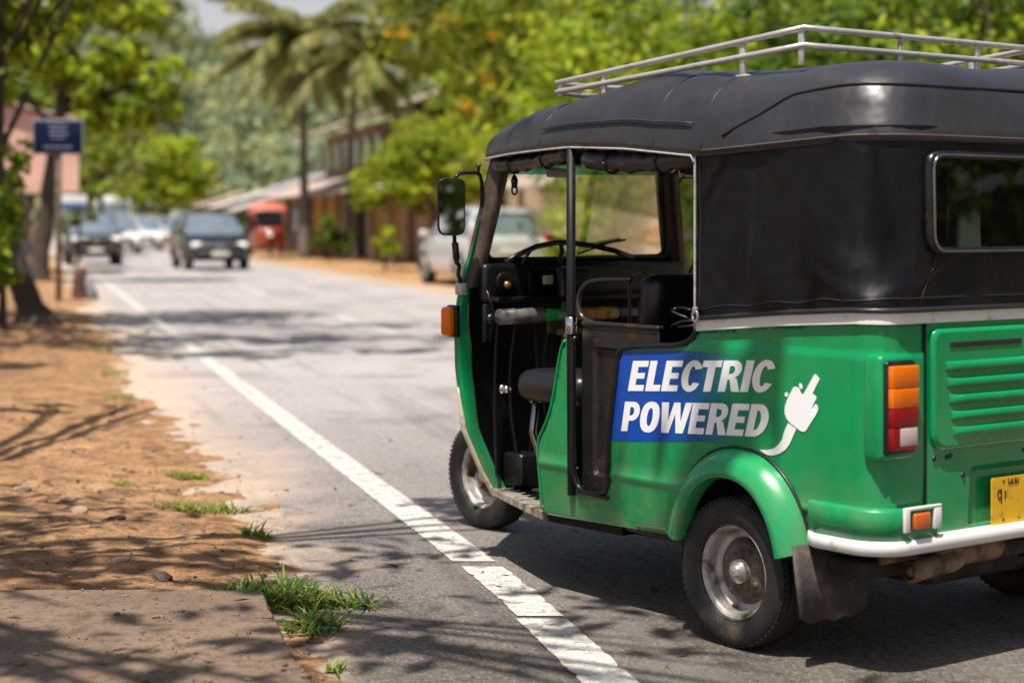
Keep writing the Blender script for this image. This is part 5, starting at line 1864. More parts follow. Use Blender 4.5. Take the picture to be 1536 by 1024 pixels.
# leaning dark trunk at the left edge
x, y = PX(40, 22.4), 22.4
tree("leaning dark-barked tree at the left edge with its foot spread on the verge", x, y, [(0.12, 0, 0), (-0.12, 0, 0.55), (-0.36, 0.1, 1.5), (-0.42, 0.1, 2.9), (-0.28, 0.1, 4.6)],
     [(0.3, -0.4, 4.5, 1.2, 1.1, 0.8), (1.3, -0.6, 5.0, 1.1, 1.0, 0.6), (-1.2, 0, 5.0, 1.2, 1.2, 0.9), (0.8, 0.9, 5.6, 1.4, 1.2, 0.7), (-0.25, -0.5, 1.55, 0.3, 0.3, 0.42), (-0.1, -0.6, 3.25, 0.42, 0.4, 0.35), (0.35, -0.5, 3.5, 0.35, 0.35, 0.25),
      (1.9, -4.9, 6.2, 1.4, 0.8, 0.5), (3.4, -4.5, 6.5, 1.4, 0.5, 0.4), (0.3, -5.5, 6.0, 1.4, 0.9, 0.5), (-0.9, -7.3, 6.0, 1.2, 1.0, 0.5), (1.7, -7.3, 6.2, 1.3, 0.5, 0.4), (3.3, -6.7, 6.6, 1.2, 0.4, 0.35), (-1.7, -9.5, 5.8, 1.1, 0.9, 0.5), (0.1, -9.1, 6.0, 0.9, 0.5, 0.4), (4.6, -5.3, 6.8, 1.1, 0.4, 0.3), (-0.7, -3.5, 6.0, 1.2, 1.0, 0.6), (2.6, -2.2, 6.3, 1.3, 0.5, 0.4)],
     8600, 0.22, 'mid', 12, lr=0.5, r0=0.19, clump=18, spread=0.26)
x, y = PX(60, 39), 39.0
tree("dark forked tree behind the blue sign, its leafy limb reaching over the road", x, y, [(-0.1, 0, 0), (0.05, 0, 1.0), (0.25, 0, 2.4), (0.5, 0, 4.2), (0.65, 0, 5.6)],
     [(1.1, -0.3, 4.4, 0.7, 0.7, 0.5), (1.75, -0.3, 4.75, 0.75, 0.7, 0.45), (2.5, -0.2, 4.25, 0.6, 0.6, 0.55), (2.1, -0.3, 3.65, 0.55, 0.5, 0.40), (1.4, -0.4, 3.5, 0.55, 0.5, 0.35), (2.8, -0.1, 3.75, 0.35, 0.4, 0.3),
      (0.1, -0.6, 5.0, 0.9, 0.8, 0.7), (-0.6, -0.4, 4.2, 0.6, 0.6, 0.45), (1.0, 0, 5.9, 0.9, 0.8, 0.4), (-0.9, -0.3, 5.6, 0.9, 0.8, 0.6), (2.0, 0.2, 5.7, 0.7, 0.6, 0.4)],
     5200, 0.24, 'bright', 13, r0=0.22, clump=18)
x, y = PX(16, 20.5), 20.5
tree("leafy sapling at the left edge in front of the pink kiosk", x - 0.1, y, [(0, 0, 0), (0.03, 0, 1.0), (0, 0, 2.2)],
     [(0.05, 0, 1.0, 0.24, 0.3, 0.3), (0.0, 0, 1.45, 0.28, 0.3, 0.3), (0.06, 0, 1.9, 0.28, 0.3, 0.25), (-0.2, 0, 0.7, 0.3, 0.3, 0.3)], 620, 0.15, 'mid', 14, name="sapling", r0=0.04, clump=14)
x, y = PX(118, 49), 49.0
tree("small round-leaved bush tree between the pink kiosk and the parked dark four-by-four", x, y, [(0, 0, 0), (0.03, 0, 0.9), (0.0, 0, 1.7)],
     [(0, 0, 1.7, 0.36, 0.4, 0.5), (0.25, 0, 2.5, 0.5, 0.4, 0.6), (0.7, 0.3, 3.2, 0.6, 0.5, 0.5)], 700, 0.26, 'yellow', 15, name="bush", r0=0.06, clump=16)
# trees behind the left side
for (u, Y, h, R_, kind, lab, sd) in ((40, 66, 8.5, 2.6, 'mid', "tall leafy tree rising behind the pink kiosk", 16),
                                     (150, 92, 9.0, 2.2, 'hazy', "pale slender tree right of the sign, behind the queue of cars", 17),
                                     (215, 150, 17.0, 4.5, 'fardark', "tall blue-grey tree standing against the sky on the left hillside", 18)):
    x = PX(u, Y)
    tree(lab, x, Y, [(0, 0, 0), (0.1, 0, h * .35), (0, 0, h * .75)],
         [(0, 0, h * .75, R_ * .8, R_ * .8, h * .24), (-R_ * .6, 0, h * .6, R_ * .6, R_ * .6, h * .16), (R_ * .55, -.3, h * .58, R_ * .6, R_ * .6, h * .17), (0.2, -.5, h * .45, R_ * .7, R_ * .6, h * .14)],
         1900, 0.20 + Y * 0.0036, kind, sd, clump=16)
# round tree closing the street
x, y = PX(248, 130), 130.0
tree("round light-green tree standing at the end of the street", x, y, [(0, 0, 0), (0.1, 0, 1.6), (0.0, 0, 3.2)],
     [(0, 0, 5.4, 2.6, 2.4, 2.3), (-2.2, -.3, 4.2, 1.5, 1.4, 1.4), (2.3, -.2, 4.4, 1.6, 1.5, 1.5), (0.6, -1.2, 3.6, 2.2, 1.4, 1.2), (-0.8, 0, 6.6, 1.4, 1.4, 1.0), (1.2, 0, 6.4, 1.3, 1.3, 1.0)],
     3800, 0.55, 'bright', 21, r0=0.35, clump=22)

# right side of the road ---------------------------------------------------
x, y = PX(668, 46), 46.0
tree("bushy bright yellow-green tree in front of the orange shop wall", x, y, [(0, 0, 0), (-0.05, 0, 0.8), (-0.25, 0, 1.6), (-0.5, 0, 2.1)],
     [(-0.9, 0, 3.0, 0.95, 0.9, 0.75), (-1.6, -.1, 2.4, 0.75, 0.7, 0.5), (0.0, -.2, 3.0, 0.9, 0.8, 0.7), (-0.6, -.2, 2.2, 0.9, 0.7, 0.45), (0.55, 0, 2.4, 0.75, 0.7, 0.55), (-0.3, 0, 3.7, 0.8, 0.7, 0.5)],
     5200, 0.17, 'bright', 31, r0=0.10, clump=22)
x, y = PX(760, 50), 50.0
tree("tall tree sprinkled with yellow blossom behind the parked hatchback", x, y, [(0, 0, 0), (-0.2, 0, 2.0), (-0.1, 0, 4.2), (-0.5, 0, 6.4)],
     [(-1.6, 0, 6.6, 1.6, 1.4, 1.2), (0.3, -.3, 5.2, 1.5, 1.3, 1.1), (-0.6, 0, 7.6, 1.7, 1.5, 1.1), (1.3, 0, 6.8, 1.5, 1.3, 1.2), (-0.6, -.6, 4.3, 1.3, 1.0, 0.8), (0.8, -.2, 3.6, 1.1, 1.0, 0.7), (-2.4, .2, 7.8, 1.2, 1.2, 0.8), (2.2, 0, 4.6, 1.2, 1.2, 1.0)],
     7600, 0.24, 'yellow', 32, r0=0.2, clump=14, spread=0.24)
flow = [o for o in COL.objects if o.get("label") == "tall tree sprinkled with yellow blossom behind the parked hatchback"][0]
BLOS = leaf_mat("blossom", (0.75, 0.34, 0.01), (0.85, 0.48, 0.02), (0.9, 0.62, 0.05), 0.35)
rgb_ = np.random.default_rng(77)
for (u_, v_) in ((727, 112), (705, 168), (697, 160), (600, 52), (742, 52), (735, 128), (820, 60), (675, 30)):
    mb = MB()
    c_ = np.array([PX(u_, 48.6) - x, -1.4, ZV(v_, 48.6)])
    leaves(mb, c_ + rgb_.normal(size=(22, 3)) * np.array([0.13, 0.13, 0.09]), 0.16, rgb_)
    mb.build("blossom", BLOS, flow)
x, y = PX(690, 60), 60.0
tree("open-branched tree with a long bare bough behind the two palms", x, y, [(0, 0, 0), (0.2, 0, 2.2), (0.1, 0, 4.6), (0.9, 0, 6.6)],
     [(0.2, 0, 7.4, 1.9, 1.6, 1.2), (-1.6, 0, 8.2, 1.5, 1.4, 1.0), (1.8, 0, 8.2, 1.8, 1.4, 1.2), (0.6, 0, 5.6, 1.2, 1.1, 0.7), (-2.3, 0.4, 6.6, 1.1, 1.1, 0.8)],
     4600, 0.26, 'yellow', 33, r0=0.2, clump=14, bark=BARKG)
for i, (u, Y, h, R_, kind, lab, n_) in enumerate((
        (900, 36, 5.4, 2.0, 'bright', "sunlit lime-green tree right above the front of the roof rack", 4200),
        (1090, 33, 5.2, 2.1, 'mid', "sunlit green tree behind the middle of the roof rack", 4600),
        (1010, 46, 8.5, 2.6, 'dark', "dark-crowned tree looming behind the sunlit ones above the rack", 4200),
        (1260, 30, 5.0, 2.0, 'dark', "deep green tree behind the rear corner of the roof rack", 4000),
        (1420, 27, 4.9, 1.9, 'dark', "dark leafy tree above the hood at the right edge", 4000),
        (1540, 25, 5.2, 1.9, 'mid', "leafy tree cut off by the right edge of the view", 3400),
        (1200, 44, 8.2, 2.5, 'yellow', "tall yellowish tree behind the rack, second row", 3800),
        (1380, 40, 7.8, 2.5, 'mid', "tall green tree in the second row at the right", 3600),
        (840, 56, 10.0, 3.0, 'mid', "tall full tree behind the blossoming one", 4200))):
    x = PX(u, Y)
    tree(lab, x, Y, [(0, 0, 0), (0.1, 0, h * .3), (0, 0, h * .6)],
         [(0, 0, h * .78, R_ * .8, R_ * .75, h * .20), (-R_ * .75, -.2, h * .60, R_ * .6, R_ * .6, h * .17), (R_ * .7, -.2, h * .58, R_ * .62, R_ * .6, h * .17), (0.1, -.6, h * .42, R_ * .75, R_ * .55, h * .15),
          (-R_ * .35, 0, h * .95, R_ * .55, R_ * .5, h * .11), (R_ * .5, 0, h * .88, R_ * .5, R_ * .5, h * .12)],
         int(n_ * 1.25), 0.09 + Y * 0.0034, kind, 40 + i, clump=40, spread=0.27, r0=0.13)
# undergrowth along the right-hand boundary seen through the cab
for i, (u, Y, h, R_, kind, lab) in enumerate(((860, 40, 2.0, 1.1, 'mid', "low shrub seen through the left half of the windscreen"), (930, 34, 2.2, 1.1, 'bright', "low shrub seen through the right half of the windscreen"),
                                              (1010, 31, 2.6, 1.2, 'dark', "low dark shrub seen past the right pillar of the cab"))):
    x = PX(u, Y)
    tree(lab, x, Y, [(0, 0, 0), (0, 0, h * .3)], [(0, 0, h * .55, R_, R_, h * .42), (R_ * .7, 0, h * .4, R_ * .7, R_ * .7, h * .3), (-R_ * .7, 0, h * .45, R_ * .7, R_ * .7, h * .3)], 1500, 0.17, kind, 60 + i, cat="shrub", name="shrub", r0=0.06)
# pot-plant sized bush by the shop
tree("small yellow-green bush in front of the orange shop, left of the hatchback", PX(578, 48), 48.0, [(0, 0, 0), (0, 0, 0.4)], [(0, 0, 0.85, 0.32, 0.3, 0.32), (0.1, 0, 0.5, 0.25, 0.25, 0.2)], 340, 0.17, 'bright', 65, cat="shrub", name="bush", r0=0.04)

tree("leafy young tree with a thin stem between the second palm and the bright bushy tree", PX(585, 54), 54.0, [(0, 0, 0), (0.05, 0, 1.2), (0, 0, 2.2)],
     [(0, 0, 2.5, 0.8, 0.7, 0.6), (0.7, -.2, 2.0, 0.6, 0.6, 0.4), (-0.6, -.2, 2.1, 0.6, 0.6, 0.4), (0.2, 0, 3.2, 0.6, 0.6, 0.4)], 2200, 0.2, 'mid', 66, r0=0.07)
tree("shrub against the shop wall between the palms", PX(492, 58), 58.0, [(0, 0, 0), (0, 0, 0.5)], [(0, 0, 1.0, 0.55, 0.5, 0.5), (0.5, -.1, 0.7, 0.5, 0.4, 0.35)], 700, 0.2, 'dark', 67, cat="shrub", name="shrub", r0=0.05)
# trees behind the photographer, mirrored in the side mirror and paint
for i, (x, y, h, R_, lab) in enumerate(((11.0, -14.0, 8.5, 3.6, "dark roadside tree behind the viewpoint, mirrored in the near door mirror"),)):
    tree(lab, x, y, [(0, 0, 0), (0.1, 0, h * .3), (0, 0, h * .6)],
         [(0, 0, h * .72, R_, R_, h * .24), (-R_ * .7, 0, h * .52, R_ * .7, R_ * .7, h * .2), (R_ * .7, 0, h * .5, R_ * .7, R_ * .7, h * .2), (0, 0.3, h * .17, R_ * .9, R_ * .7, h * .16)], 9000, 0.40, 'dark', 70 + i)

for i, (x, y, h, R_, lab) in enumerate(((13.5, 6.8, 8.0, 3.4, "leafy tree across the road, out to the right, mirrored in the rear window"), (17.0, 0.5, 9.0, 3.8, "broad tree farther back across the road, mirrored in the rear panel"))):
    tree(lab, x, y, [(0, 0, 0), (0.1, 0, h * .3), (0, 0, h * .6)],
         [(0, 0, h * .72, R_, R_, h * .24), (-R_ * .7, 0, h * .52, R_ * .7, R_ * .7, h * .2), (R_ * .7, 0, h * .5, R_ * .7, R_ * .7, h * .2), (-0.3, 0.3, h * .17, R_ * .9, R_ * .9, h * .17)], 4200, 0.42, 'mid', 75 + i)

# ---------------- palms
FROND = leaf_mat("palm_leaflet", (0.045, 0.08, 0.02), (0.14, 0.19, 0.04), (0.50, 0.45, 0.15), 0.48)
PTRUNK = mat("palm_trunk", (0.15, 0.125, 0.10), 0.9, var=0.35, scale=4, bmp=0.5, bscale=14)
def palm(label, x, y, h, lean, nf, fl, seed, white=True, coconuts=True):
    r = random.Random(seed)
    t = thing("coconut_palm", label, "palm", (x, y, 0.0))
    mb = MB()
    path = [Vector((lean[0] * (k / 14) ** 1.6, lean[1] * (k / 14) ** 1.6, h * k / 14)) for k in range(15)]
    rs = [0.17 - 0.075 * k / 14 + (0.07 if k == 0 else 0) + 0.006 * (k % 2) for k in range(15)]
    mb.tube([path[0] + Vector((0, 0, -0.2))] + path, [0.28] + rs, 14)
    tr = mb.build("trunk", PTRUNK, t)
    if white:
        mb = MB()
        mb.tube([path[0] + Vector((0, 0, 0.02)), path[0].lerp(path[1], .6), path[2].lerp(path[1], .5), path[2].lerp(path[3], 0.2)], [0.262, 0.20, 0.185, 0.178], 14)
        mb.build("whitewash_band", mat("whitewash", (0.52, 0.49, 0.45), 0.9, var=0.15, dirt=((0.25, 0.2, 0.15), 0.4, 6)), tr)
    top = path[-1]
    mb = MB()
    for k in range(nf):
        a = 2 * PI * k / nf * 2.4 + r.uniform(-.25, .25)
        el = -0.25 + 1.45 * ((k * 0.618) % 1.0)
        L = fl * r.uniform(0.8, 1.1)
        d = Vector((math.cos(a), math.sin(a), 0))
        rach = []
        p_ = top.copy()
        ang = el
        for s in range(15):
            rach.append(p_.copy())
            p_ = p_ + (d * math.cos(ang) + Vector((0, 0, math.sin(ang)))) * (L / 14)
            ang -= 0.075 + 0.03 * (1 if el > 0.3 else 0.3)
        mb.tube(rach, [0.030 - 0.0018 * s for s in range(15)], 5)
        sd = Vector((-math.sin(a), math.cos(a), 0))
        for s in range(3, 60):
            f = s / 60 * 13.8
            i0 = int(f)
            c = rach[i0].lerp(rach[min(14, i0 + 1)], f - i0)
            tg = (rach[min(14, i0 + 1)] - rach[i0]).normalized()
            ll = 0.75 * math.sin(PI * min(1, (s + 7) / 72)) * fl / 4.2 + 0.12
            for sg in (1, -1):
                dr = (sd * sg * 0.75 + tg * 0.55 + Vector((0, 0, -0.35 - 0.3 * r.random()))).normalized()
                e = c + dr * ll + Vector((0, 0, -0.22 * ll))
                m_ = c + dr * ll * .5
                wv_ = tg * 0.034
                mb.add([c - wv_, m_ - wv_ * 1.1, e, m_ + wv_ * 1.1, c + wv_], [(0, 1, 2, 3, 4)])
    mb.build("fronds", FROND, t)
    if coconuts:
        for k in range(6):
            mb = MB()
            a = k * 1.05
            stone_mesh(mb, top + Vector((0.24 * math.cos(a), 0.24 * math.sin(a), -0.22 - 0.12 * (k % 2))), 0.13, (1, 1, 1.15), k)
            mb.build("coconut", mat("young_coconut", (0.24, 0.20, 0.05), 0.5), t)
palm("tall coconut palm with a whitewashed foot left of the two-storey shop", PX(457, 63), 63.0, 7.5, (-0.1, 0), 36, 3.9, 3)
palm("second coconut palm with a plain dark trunk, close to the right of the whitewashed one", PX(519, 60), 60.0, 6.7, (0.35, 0.2), 20, 3.8, 4, white=False, coconuts=False)

# ---------------- far hillside
def hill_h(x, y):
    """ridge profile against bearing, rising from the end of the street"""
    u = 768 + x / max(y, 1) * FPX
    v = interp(u, [-500, -100, 120, 220, 290, 345, 400, 450, 520, 700, 1000, 1600], [-120, -60, -15, 40, 118, 128, 150, 180, 160, 130, 110, 90])
    Hh = (335 - v) / FPX * 330
    t = smooth01((y - 165) / 165)
    return max(-0.05, Hh * t * (1 - 0.15 * smooth01((y - 340) / 120)) + 1.6 * nz2(x, y, 0.02, 3) * t)
mb = MB()
xs_ = np.linspace(-190, 170, 50)
ys_ = np.linspace(160, 470, 36)
mb.grid([[Vector((x, y, hill_h(x, y) - 0.1)) for x in xs_] for y in ys_])
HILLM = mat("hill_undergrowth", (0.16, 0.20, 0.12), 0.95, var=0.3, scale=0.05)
struct(mb.build("hill", HILLM))
rg = np.random.default_rng(5)
fm, fm2 = MB(), MB()
for k in range(480):
    y = 172 + 200 * rg.random()
    u = rg.uniform(60, 1000) if rg.random() < 0.25 else rg.uniform(100, 520)
    x = PX(u, y)
    z = hill_h(x, y)
    R_ = rg.uniform(2.8, 5.6)
    lobes = [(x, y, z + R_ * 0.9, R_, R_, R_ * 0.95), (x + R_ * .6, y - 1, z + R_ * 0.6, R_ * .7, R_ * .7, R_ * 0.6)]
    leaves(fm if rg.random() < 0.7 else fm2, crown_points(lobes, 120, rg, 15, 0.20, 0.8), 1.3 if y > 240 else 1.1, rg)
for k in range(150):      # woods away from the street on both sides
    s_ = rg.uniform(18, 175)
    q_ = rg.uniform(-60, -14) if k % 2 else rg.uniform(24, 75)
    p_ = RW(q_, s_)
    R_ = rg.uniform(2.2, 3.6)
    leaves(fm2 if k % 3 else fm, crown_points([(p_.x, p_.y, R_ * 1.0, R_, R_, R_), (p_.x + R_ * .7, p_.y - .8, R_ * 0.7, R_ * .7, R_ * .7, R_ * .7), (p_.x - R_ * .5, p_.y, R_ * 1.7, R_ * .7, R_ * .7, R_ * .6)], 300, rg, 15, 0.22, 0.7), 0.75, rg)
for k in range(260):
    y = 175 + 220 * rg.random()
    x = rg.uniform(-190, 170)
    z = hill_h(x, y)
    R_ = rg.uniform(3, 5.5)
    leaves(fm if k % 4 else fm2, crown_points([(x, y, z + R_ * .8, R_, R_, R_)], 80, rg, 16, 0.22, 0.8), 1.4, rg)
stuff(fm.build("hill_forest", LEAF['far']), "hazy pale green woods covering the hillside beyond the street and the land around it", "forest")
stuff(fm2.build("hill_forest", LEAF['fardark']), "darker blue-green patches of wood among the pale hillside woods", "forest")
# ================================================================== VEHICLES ON THE STREET
CGLASS = mat("car_glass", (0.26, 0.32, 0.37), 0.12, 0.55, var=0.2, scale=2.0, spec=0.7)
CTYRE = mat("car_tyre", (0.02, 0.02, 0.02), 0.75)
CRIM = mat("car_rim", (0.35, 0.35, 0.36), 0.35, 0.6)
CBLK = mat("car_black_plastic", (0.02, 0.02, 0.022), 0.5)
HEADL = mat("headlamp_glass", (0.85, 0.85, 0.82), 0.08, var=0.05, coat=0.8)
TAILL = mat("car_tail_lamp", (0.45, 0.012, 0.015), 0.12, coat=0.6)
CPLATE = mat("white_number_plate", (0.7, 0.68, 0.6), 0.4)
CHROMEC = mat("car_chrome", (0.7, 0.7, 0.7), 0.15, 1.0)

def car(label, x, y, heading, col, style="hatch", group=None, rough=0.25, metal=0.3, scale=1.0, name="car", cat="car", lights=True):
    """heading: direction (radians, world) in which the bonnet points; local +x forward"""
    t = thing(name, label, cat, (x, y, 0.004), heading, group)
    t.scale = (scale,) * 3
    P = mat("car_paint_%d" % (int(1e6 * (col[0] * 7 + col[1] * 3 + col[2])) % 100000), col, rough, metal, var=0.05, coat=0.8, dirt=((0.3, 0.24, 0.17), 0.12, 3))
    if style == "hatch":
        L, W, H = 3.9, 1.68, 1.50
        prof = [(-1.95, 0.50, 0.80), (-1.92, 0.34, 0.95), (-1.80, 0.26, 1.00), (-1.0, 0.22, 0.98), (0.6, 0.22, 0.96), (0.95, 0.22, 0.95), (1.45, 0.24, 0.86), (1.78, 0.27, 0.74), (1.92, 0.33, 0.66), (1.95, 0.40, 0.58)]
        gh = [(-1.86, 0.97), (-1.62, 1.36), (-1.30, 1.47), (-0.4, 1.50), (0.10, 1.46), (1.02, 0.93)]
        wr, ax = 0.30, (-1.22, 1.24)
    elif style == "suv":
        L, W, H = 4.5, 1.80, 1.78
        prof = [(-2.25, 0.55, 0.95), (-2.2, 0.42, 1.10), (-2.05, 0.36, 1.14), (-1.0, 0.32, 1.12), (0.6, 0.32, 1.10), (0.95, 0.32, 1.09), (1.6, 0.34, 1.04), (2.05, 0.36, 0.98), (2.2, 0.42, 0.90), (2.25, 0.50, 0.78)]
        gh = [(-2.12, 1.10), (-1.98, 1.62), (-1.7, 1.74), (-0.4, 1.78), (0.15, 1.73), (0.95, 1.07)]
        wr, ax = 0.36, (-1.35, 1.42)
    else:  # van
        L, W, H = 4.4, 1.72, 1.95
        prof = [(-2.2, 0.5, 1.0), (-2.15, 0.36, 1.10), (-2.0, 0.30, 1.12), (-1.0, 0.28, 1.12), (0.6, 0.28, 1.12), (1.3, 0.28, 1.10), (1.75, 0.30, 1.04), (2.0, 0.32, 0.94), (2.15, 0.36, 0.82), (2.2, 0.44, 0.70)]
        gh = [(-2.12, 1.10), (-2.05, 1.74), (-1.8, 1.90), (-0.4, 1.95), (0.75, 1.90), (1.65, 1.05)]
        wr, ax = 0.31, (-1.35, 1.42)
    mb = MB()
    rows = []
    for (xx, z0, z1) in prof:
        e = abs(xx) / (L / 2)
        hw = W / 2 * (1 - 0.16 * max(0, (e - 0.72) / 0.28) ** 2.2)
        mid = z0 + (z1 - z0) * 0.55
        sec = [(hw * .80, z0), (hw * .95, z0 + .05), (hw * .995, lerp(z0, mid, .6)), (hw, mid), (hw * .985, lerp(mid, z1, .6)), (hw * .94, z1 - .03), (hw * .86, z1)]
        row = [Vector((xx, a, b)) for a, b in sec] + [Vector((xx, 0, z1 + (0.025 if xx > 0.9 else 0.0)))] + [Vector((xx, -a, b)) for a, b in sec[::-1]] + [Vector((xx, 0, z0))]
        rows.append(row)
    mb.grid(rows, closed=True)
    mb.add(rows[0], [tuple(range(len(rows[0])))], smooth=False)
    mb.add(rows[-1], [tuple(range(len(rows[0])))], smooth=False)
    # roof shell on top of the glasshouse
    def gw(z):
        return lerp(W / 2 * .93, W / 2 * .74, (z - gh[0][1]) / (H - gh[0][1]))
    gr = []
    for (xx, z) in gh[1:-1]:
        hw = gw(z)
        gr.append([Vector((xx, hw, z - 0.05)), Vector((xx, hw * .97, z - 0.015)), Vector((xx, hw * .8, z + .012)), Vector((xx, 0, z + .03)), Vector((xx, -hw * .8, z + .012)), Vector((xx, -hw * .97, z - 0.015)), Vector((xx, -hw, z - 0.05))])
    mb.grid(gr)
    # pillars
    for sg in (1, -1):
        for (a, b) in ((gh[-1], gh[-2]), (gh[0], gh[1]), ((-0.35, gh[0][1]), (-0.42, gh[3][1] - .04))):
            mb.tube([(a[0], sg * gw(a[1]), a[1] - .04), (b[0], sg * gw(b[1]) * .995, b[1] - 0.02)], 0.045, 6)
    body = mb.build("body", P, t, weld=False)
    # windows
    def glassq(pts, nm):
        m2 = MB()
        m2.add([Vector(p) for p in pts], [tuple(range(len(pts)))])
        m2.build(nm, CGLASS, body)
    f0, f1, r0_, r1_ = gh[-1], gh[-2], gh[0], gh[1]
    m2 = MB()
    m2.grid([[Vector((lerp(f0[0], f1[0], a) + 0.13 * (1 - b * b), b * gw(lerp(f0[1], f1[1], a)) * .96, lerp(f0[1], f1[1] - .01, a) + 0.03 * math.sin(a * PI))) for b in np.linspace(-1, 1, 11)] for a in np.linspace(0, 1, 6)])
    m2.build("windscreen", CGLASS, body)
    glassq([(r0_[0], gw(r0_[1]) * .95, r0_[1]), (r1_[0], gw(r1_[1]) * .93, r1_[1] - .02), (r1_[0], -gw(r1_[1]) * .93, r1_[1] - .02), (r0_[0], -gw(r0_[1]) * .95, r0_[1])], "rear_window")
    for sg in (1, -1):
        for seg in ((f0, f1, (-0.35, gh[0][1]), (-0.42, gh[3][1] - .05)), ((-0.35, gh[0][1]), (-0.42, gh[3][1] - .05), r0_, r1_)):
            a, b, c_, d_ = seg
            glassq([(a[0], sg * gw(a[1]) * .985, a[1]), (b[0], sg * gw(b[1]) * .985, b[1] - .03), (d_[0], sg * gw(d_[1]) * .985, d_[1] - .03), (c_[0], sg * gw(c_[1]) * .985, c_[1])], "side_window")
    # wheels
    for xx in ax:
        for sg in (1, -1):
            m2 = MB()
            yy = sg * (W / 2 - 0.115)
            m2.lathe([(wr * .62, -0.09), (wr * .9, -0.10), (wr, -0.07), (wr, 0.07), (wr * .9, 0.10), (wr * .62, 0.09)], (xx, yy, wr), 'Y', 26)
            wh = m2.build("wheel", CTYRE, t)
            m2 = MB()
            m2.lathe([(wr * .64, sg * 0.085), (wr * .56, sg * 0.06), (wr * .2, sg * 0.075), (0, sg * 0.08)], (xx, yy, wr), 'Y', 20)
            m2.build("rim", CRIM, wh)
            m2 = MB()
            m2.tube([(xx + (wr + .05) * math.cos(a), sg * (W / 2 - 0.012), wr + (wr + .05) * math.sin(a)) for a in np.linspace(0.05, PI - 0.05, 14)], 0.035, 6)
            m2.build("arch_shadow_gap", CBLK, body)  # black tube put in as the shade between tyre and arch
    # front and rear details
    fx = L / 2
    zf = prof[-2][2]
    for sg in (1, -1):
        m2 = MB()
        m2.box((fx - 0.13, sg * (W / 2 - 0.27), zf - 0.02), (0.20, 0.34, 0.17), 0.05, rot=(0, 0.25, -sg * 0.35))
        m2.build("headlight", HEADL, body)
        m2 = MB()
        m2.box((-fx + 0.09, sg * (W / 2 - 0.17), prof[1][2] - 0.10), (0.16, 0.22, 0.34), 0.05, rot=(0, 0, sg * 0.3))
        m2.build("tail_light", TAILL, body)
        m2 = MB()
        m2.box((gh[-1][0] - 0.12, sg * (W / 2 + 0.07), gh[-1][1] + 0.07), (0.10, 0.20, 0.13), 0.04)
        m2.build("door_mirror", P, body)
    m2 = MB()
    m2.box((fx - 0.035, 0, zf - 0.06), (0.12, W * .48, 0.12), 0.03)
    m2.box((fx - 0.03, 0, prof[-1][1] + 0.03), (0.14, W * .72, 0.16), 0.04)
    m2.build("grille", CBLK, body)
    m2 = MB()
    m2.box((fx + 0.02, 0, zf - 0.06), (0.03, 0.20, 0.05), 0.01)
    m2.box((fx + 0.02, 0, zf + 0.01), (0.05, W * .50, 0.035), 0.012)
    m2.build("grille_trim", CHROMEC, body)
    m2 = MB()
    m2.box((fx + 0.045, 0, prof[-1][1] + 0.03), (0.015, 0.46, 0.11), 0.003)
    m2.build("number_plate", CPLATE, body)
    m2 = MB()
    m2.box((-fx - 0.01, 0, prof[0][1] + 0.18), (0.02, 0.48, 0.12), 0.003)
    m2.build("number_plate", CPLATE, body)
    m2 = MB()
    m2.box((-fx + 0.05, 0, prof[0][1] - 0.03), (0.14, W * .8, 0.18), 0.05)
    m2.build("rear_bumper", CBLK, body)
    return t

AWAY = PI / 2 + RA
COMING = -PI / 2 + RA
car("dark navy people carrier driving towards us in the middle of the road", PX(314, 51), 51.0, COMING + 0.05, (0.010, 0.009, 0.014), "hatch", "cars coming down the street", scale=1.04)
car("dark bronze four-by-four with shining headlamps at the left edge of the road", PX(138, 56), 56.0, COMING + 0.03, (0.022, 0.018, 0.016), "suv", "cars coming down the street", scale=0.90)
car("white saloon coming between the dark four-by-four and the dark people carrier", PX(218, 86), 86.0, COMING - 0.06, (0.70, 0.70, 0.70), "hatch", "cars coming down the street", metal=0.0)
car("white van in the queue, half hidden behind the dark people carrier", PX(278, 104), 104.0, COMING - 0.08, (0.62, 0.63, 0.66), "van", "cars coming down the street", metal=0.0)
car("silver car in the queue between the four-by-four and the white saloon", PX(176, 100), 100.0, COMING, (0.50, 0.51, 0.53), "van", "cars coming down the street")
car("pale grey car far back in the queue above the white saloon", PX(238, 120), 120.0, COMING, (0.55, 0.53, 0.52), "suv", "cars coming down the street")
car("small dark red car just right of the white saloon", PX(252, 92), 93.0, COMING, (0.22, 0.03, 0.03), "hatch", "cars coming down the street", metal=0.0)
car("grey car at the very left of the queue, behind the four-by-four", PX(152, 88), 88.0, COMING, (0.42, 0.43, 0.46), "hatch", "cars coming down the street")
car("white car deep in the queue, above the gap left of the white saloon", PX(196, 122), 122.0, COMING, (0.66, 0.66, 0.66), "hatch", "cars coming down the street", metal=0.0)
car("pale blue-grey van deepest in the queue at the left", PX(212, 140), 140.0, COMING, (0.50, 0.55, 0.60), "van", "cars coming down the street")
car("white car deepest in the queue, above the white van", PX(268, 140), 140.0, COMING, (0.66, 0.65, 0.64), "suv", "cars coming down the street", metal=0.0)
car("white hatchback in the queue just behind the four-by-four's roof", PX(172, 76), 77.0, COMING, (0.68, 0.68, 0.67), "hatch", "cars coming down the street", metal=0.0)
car("dusty white van far back, between the pale blue-grey van and the deepest white car", PX(238, 150), 150.0, COMING, (0.64, 0.62, 0.58), "van", "cars coming down the street", metal=0.0)
car("tan car in the queue just left of the dark people carrier's roof", PX(258, 128), 128.0, COMING, (0.45, 0.36, 0.28), "hatch", "cars coming down the street")
car("silver hatchback parked on the right verge, seen from behind", PX(722, 36.5), 37.2, AWAY + 0.05, (0.58, 0.57, 0.57), "hatch", metal=0.25, scale=1.06)

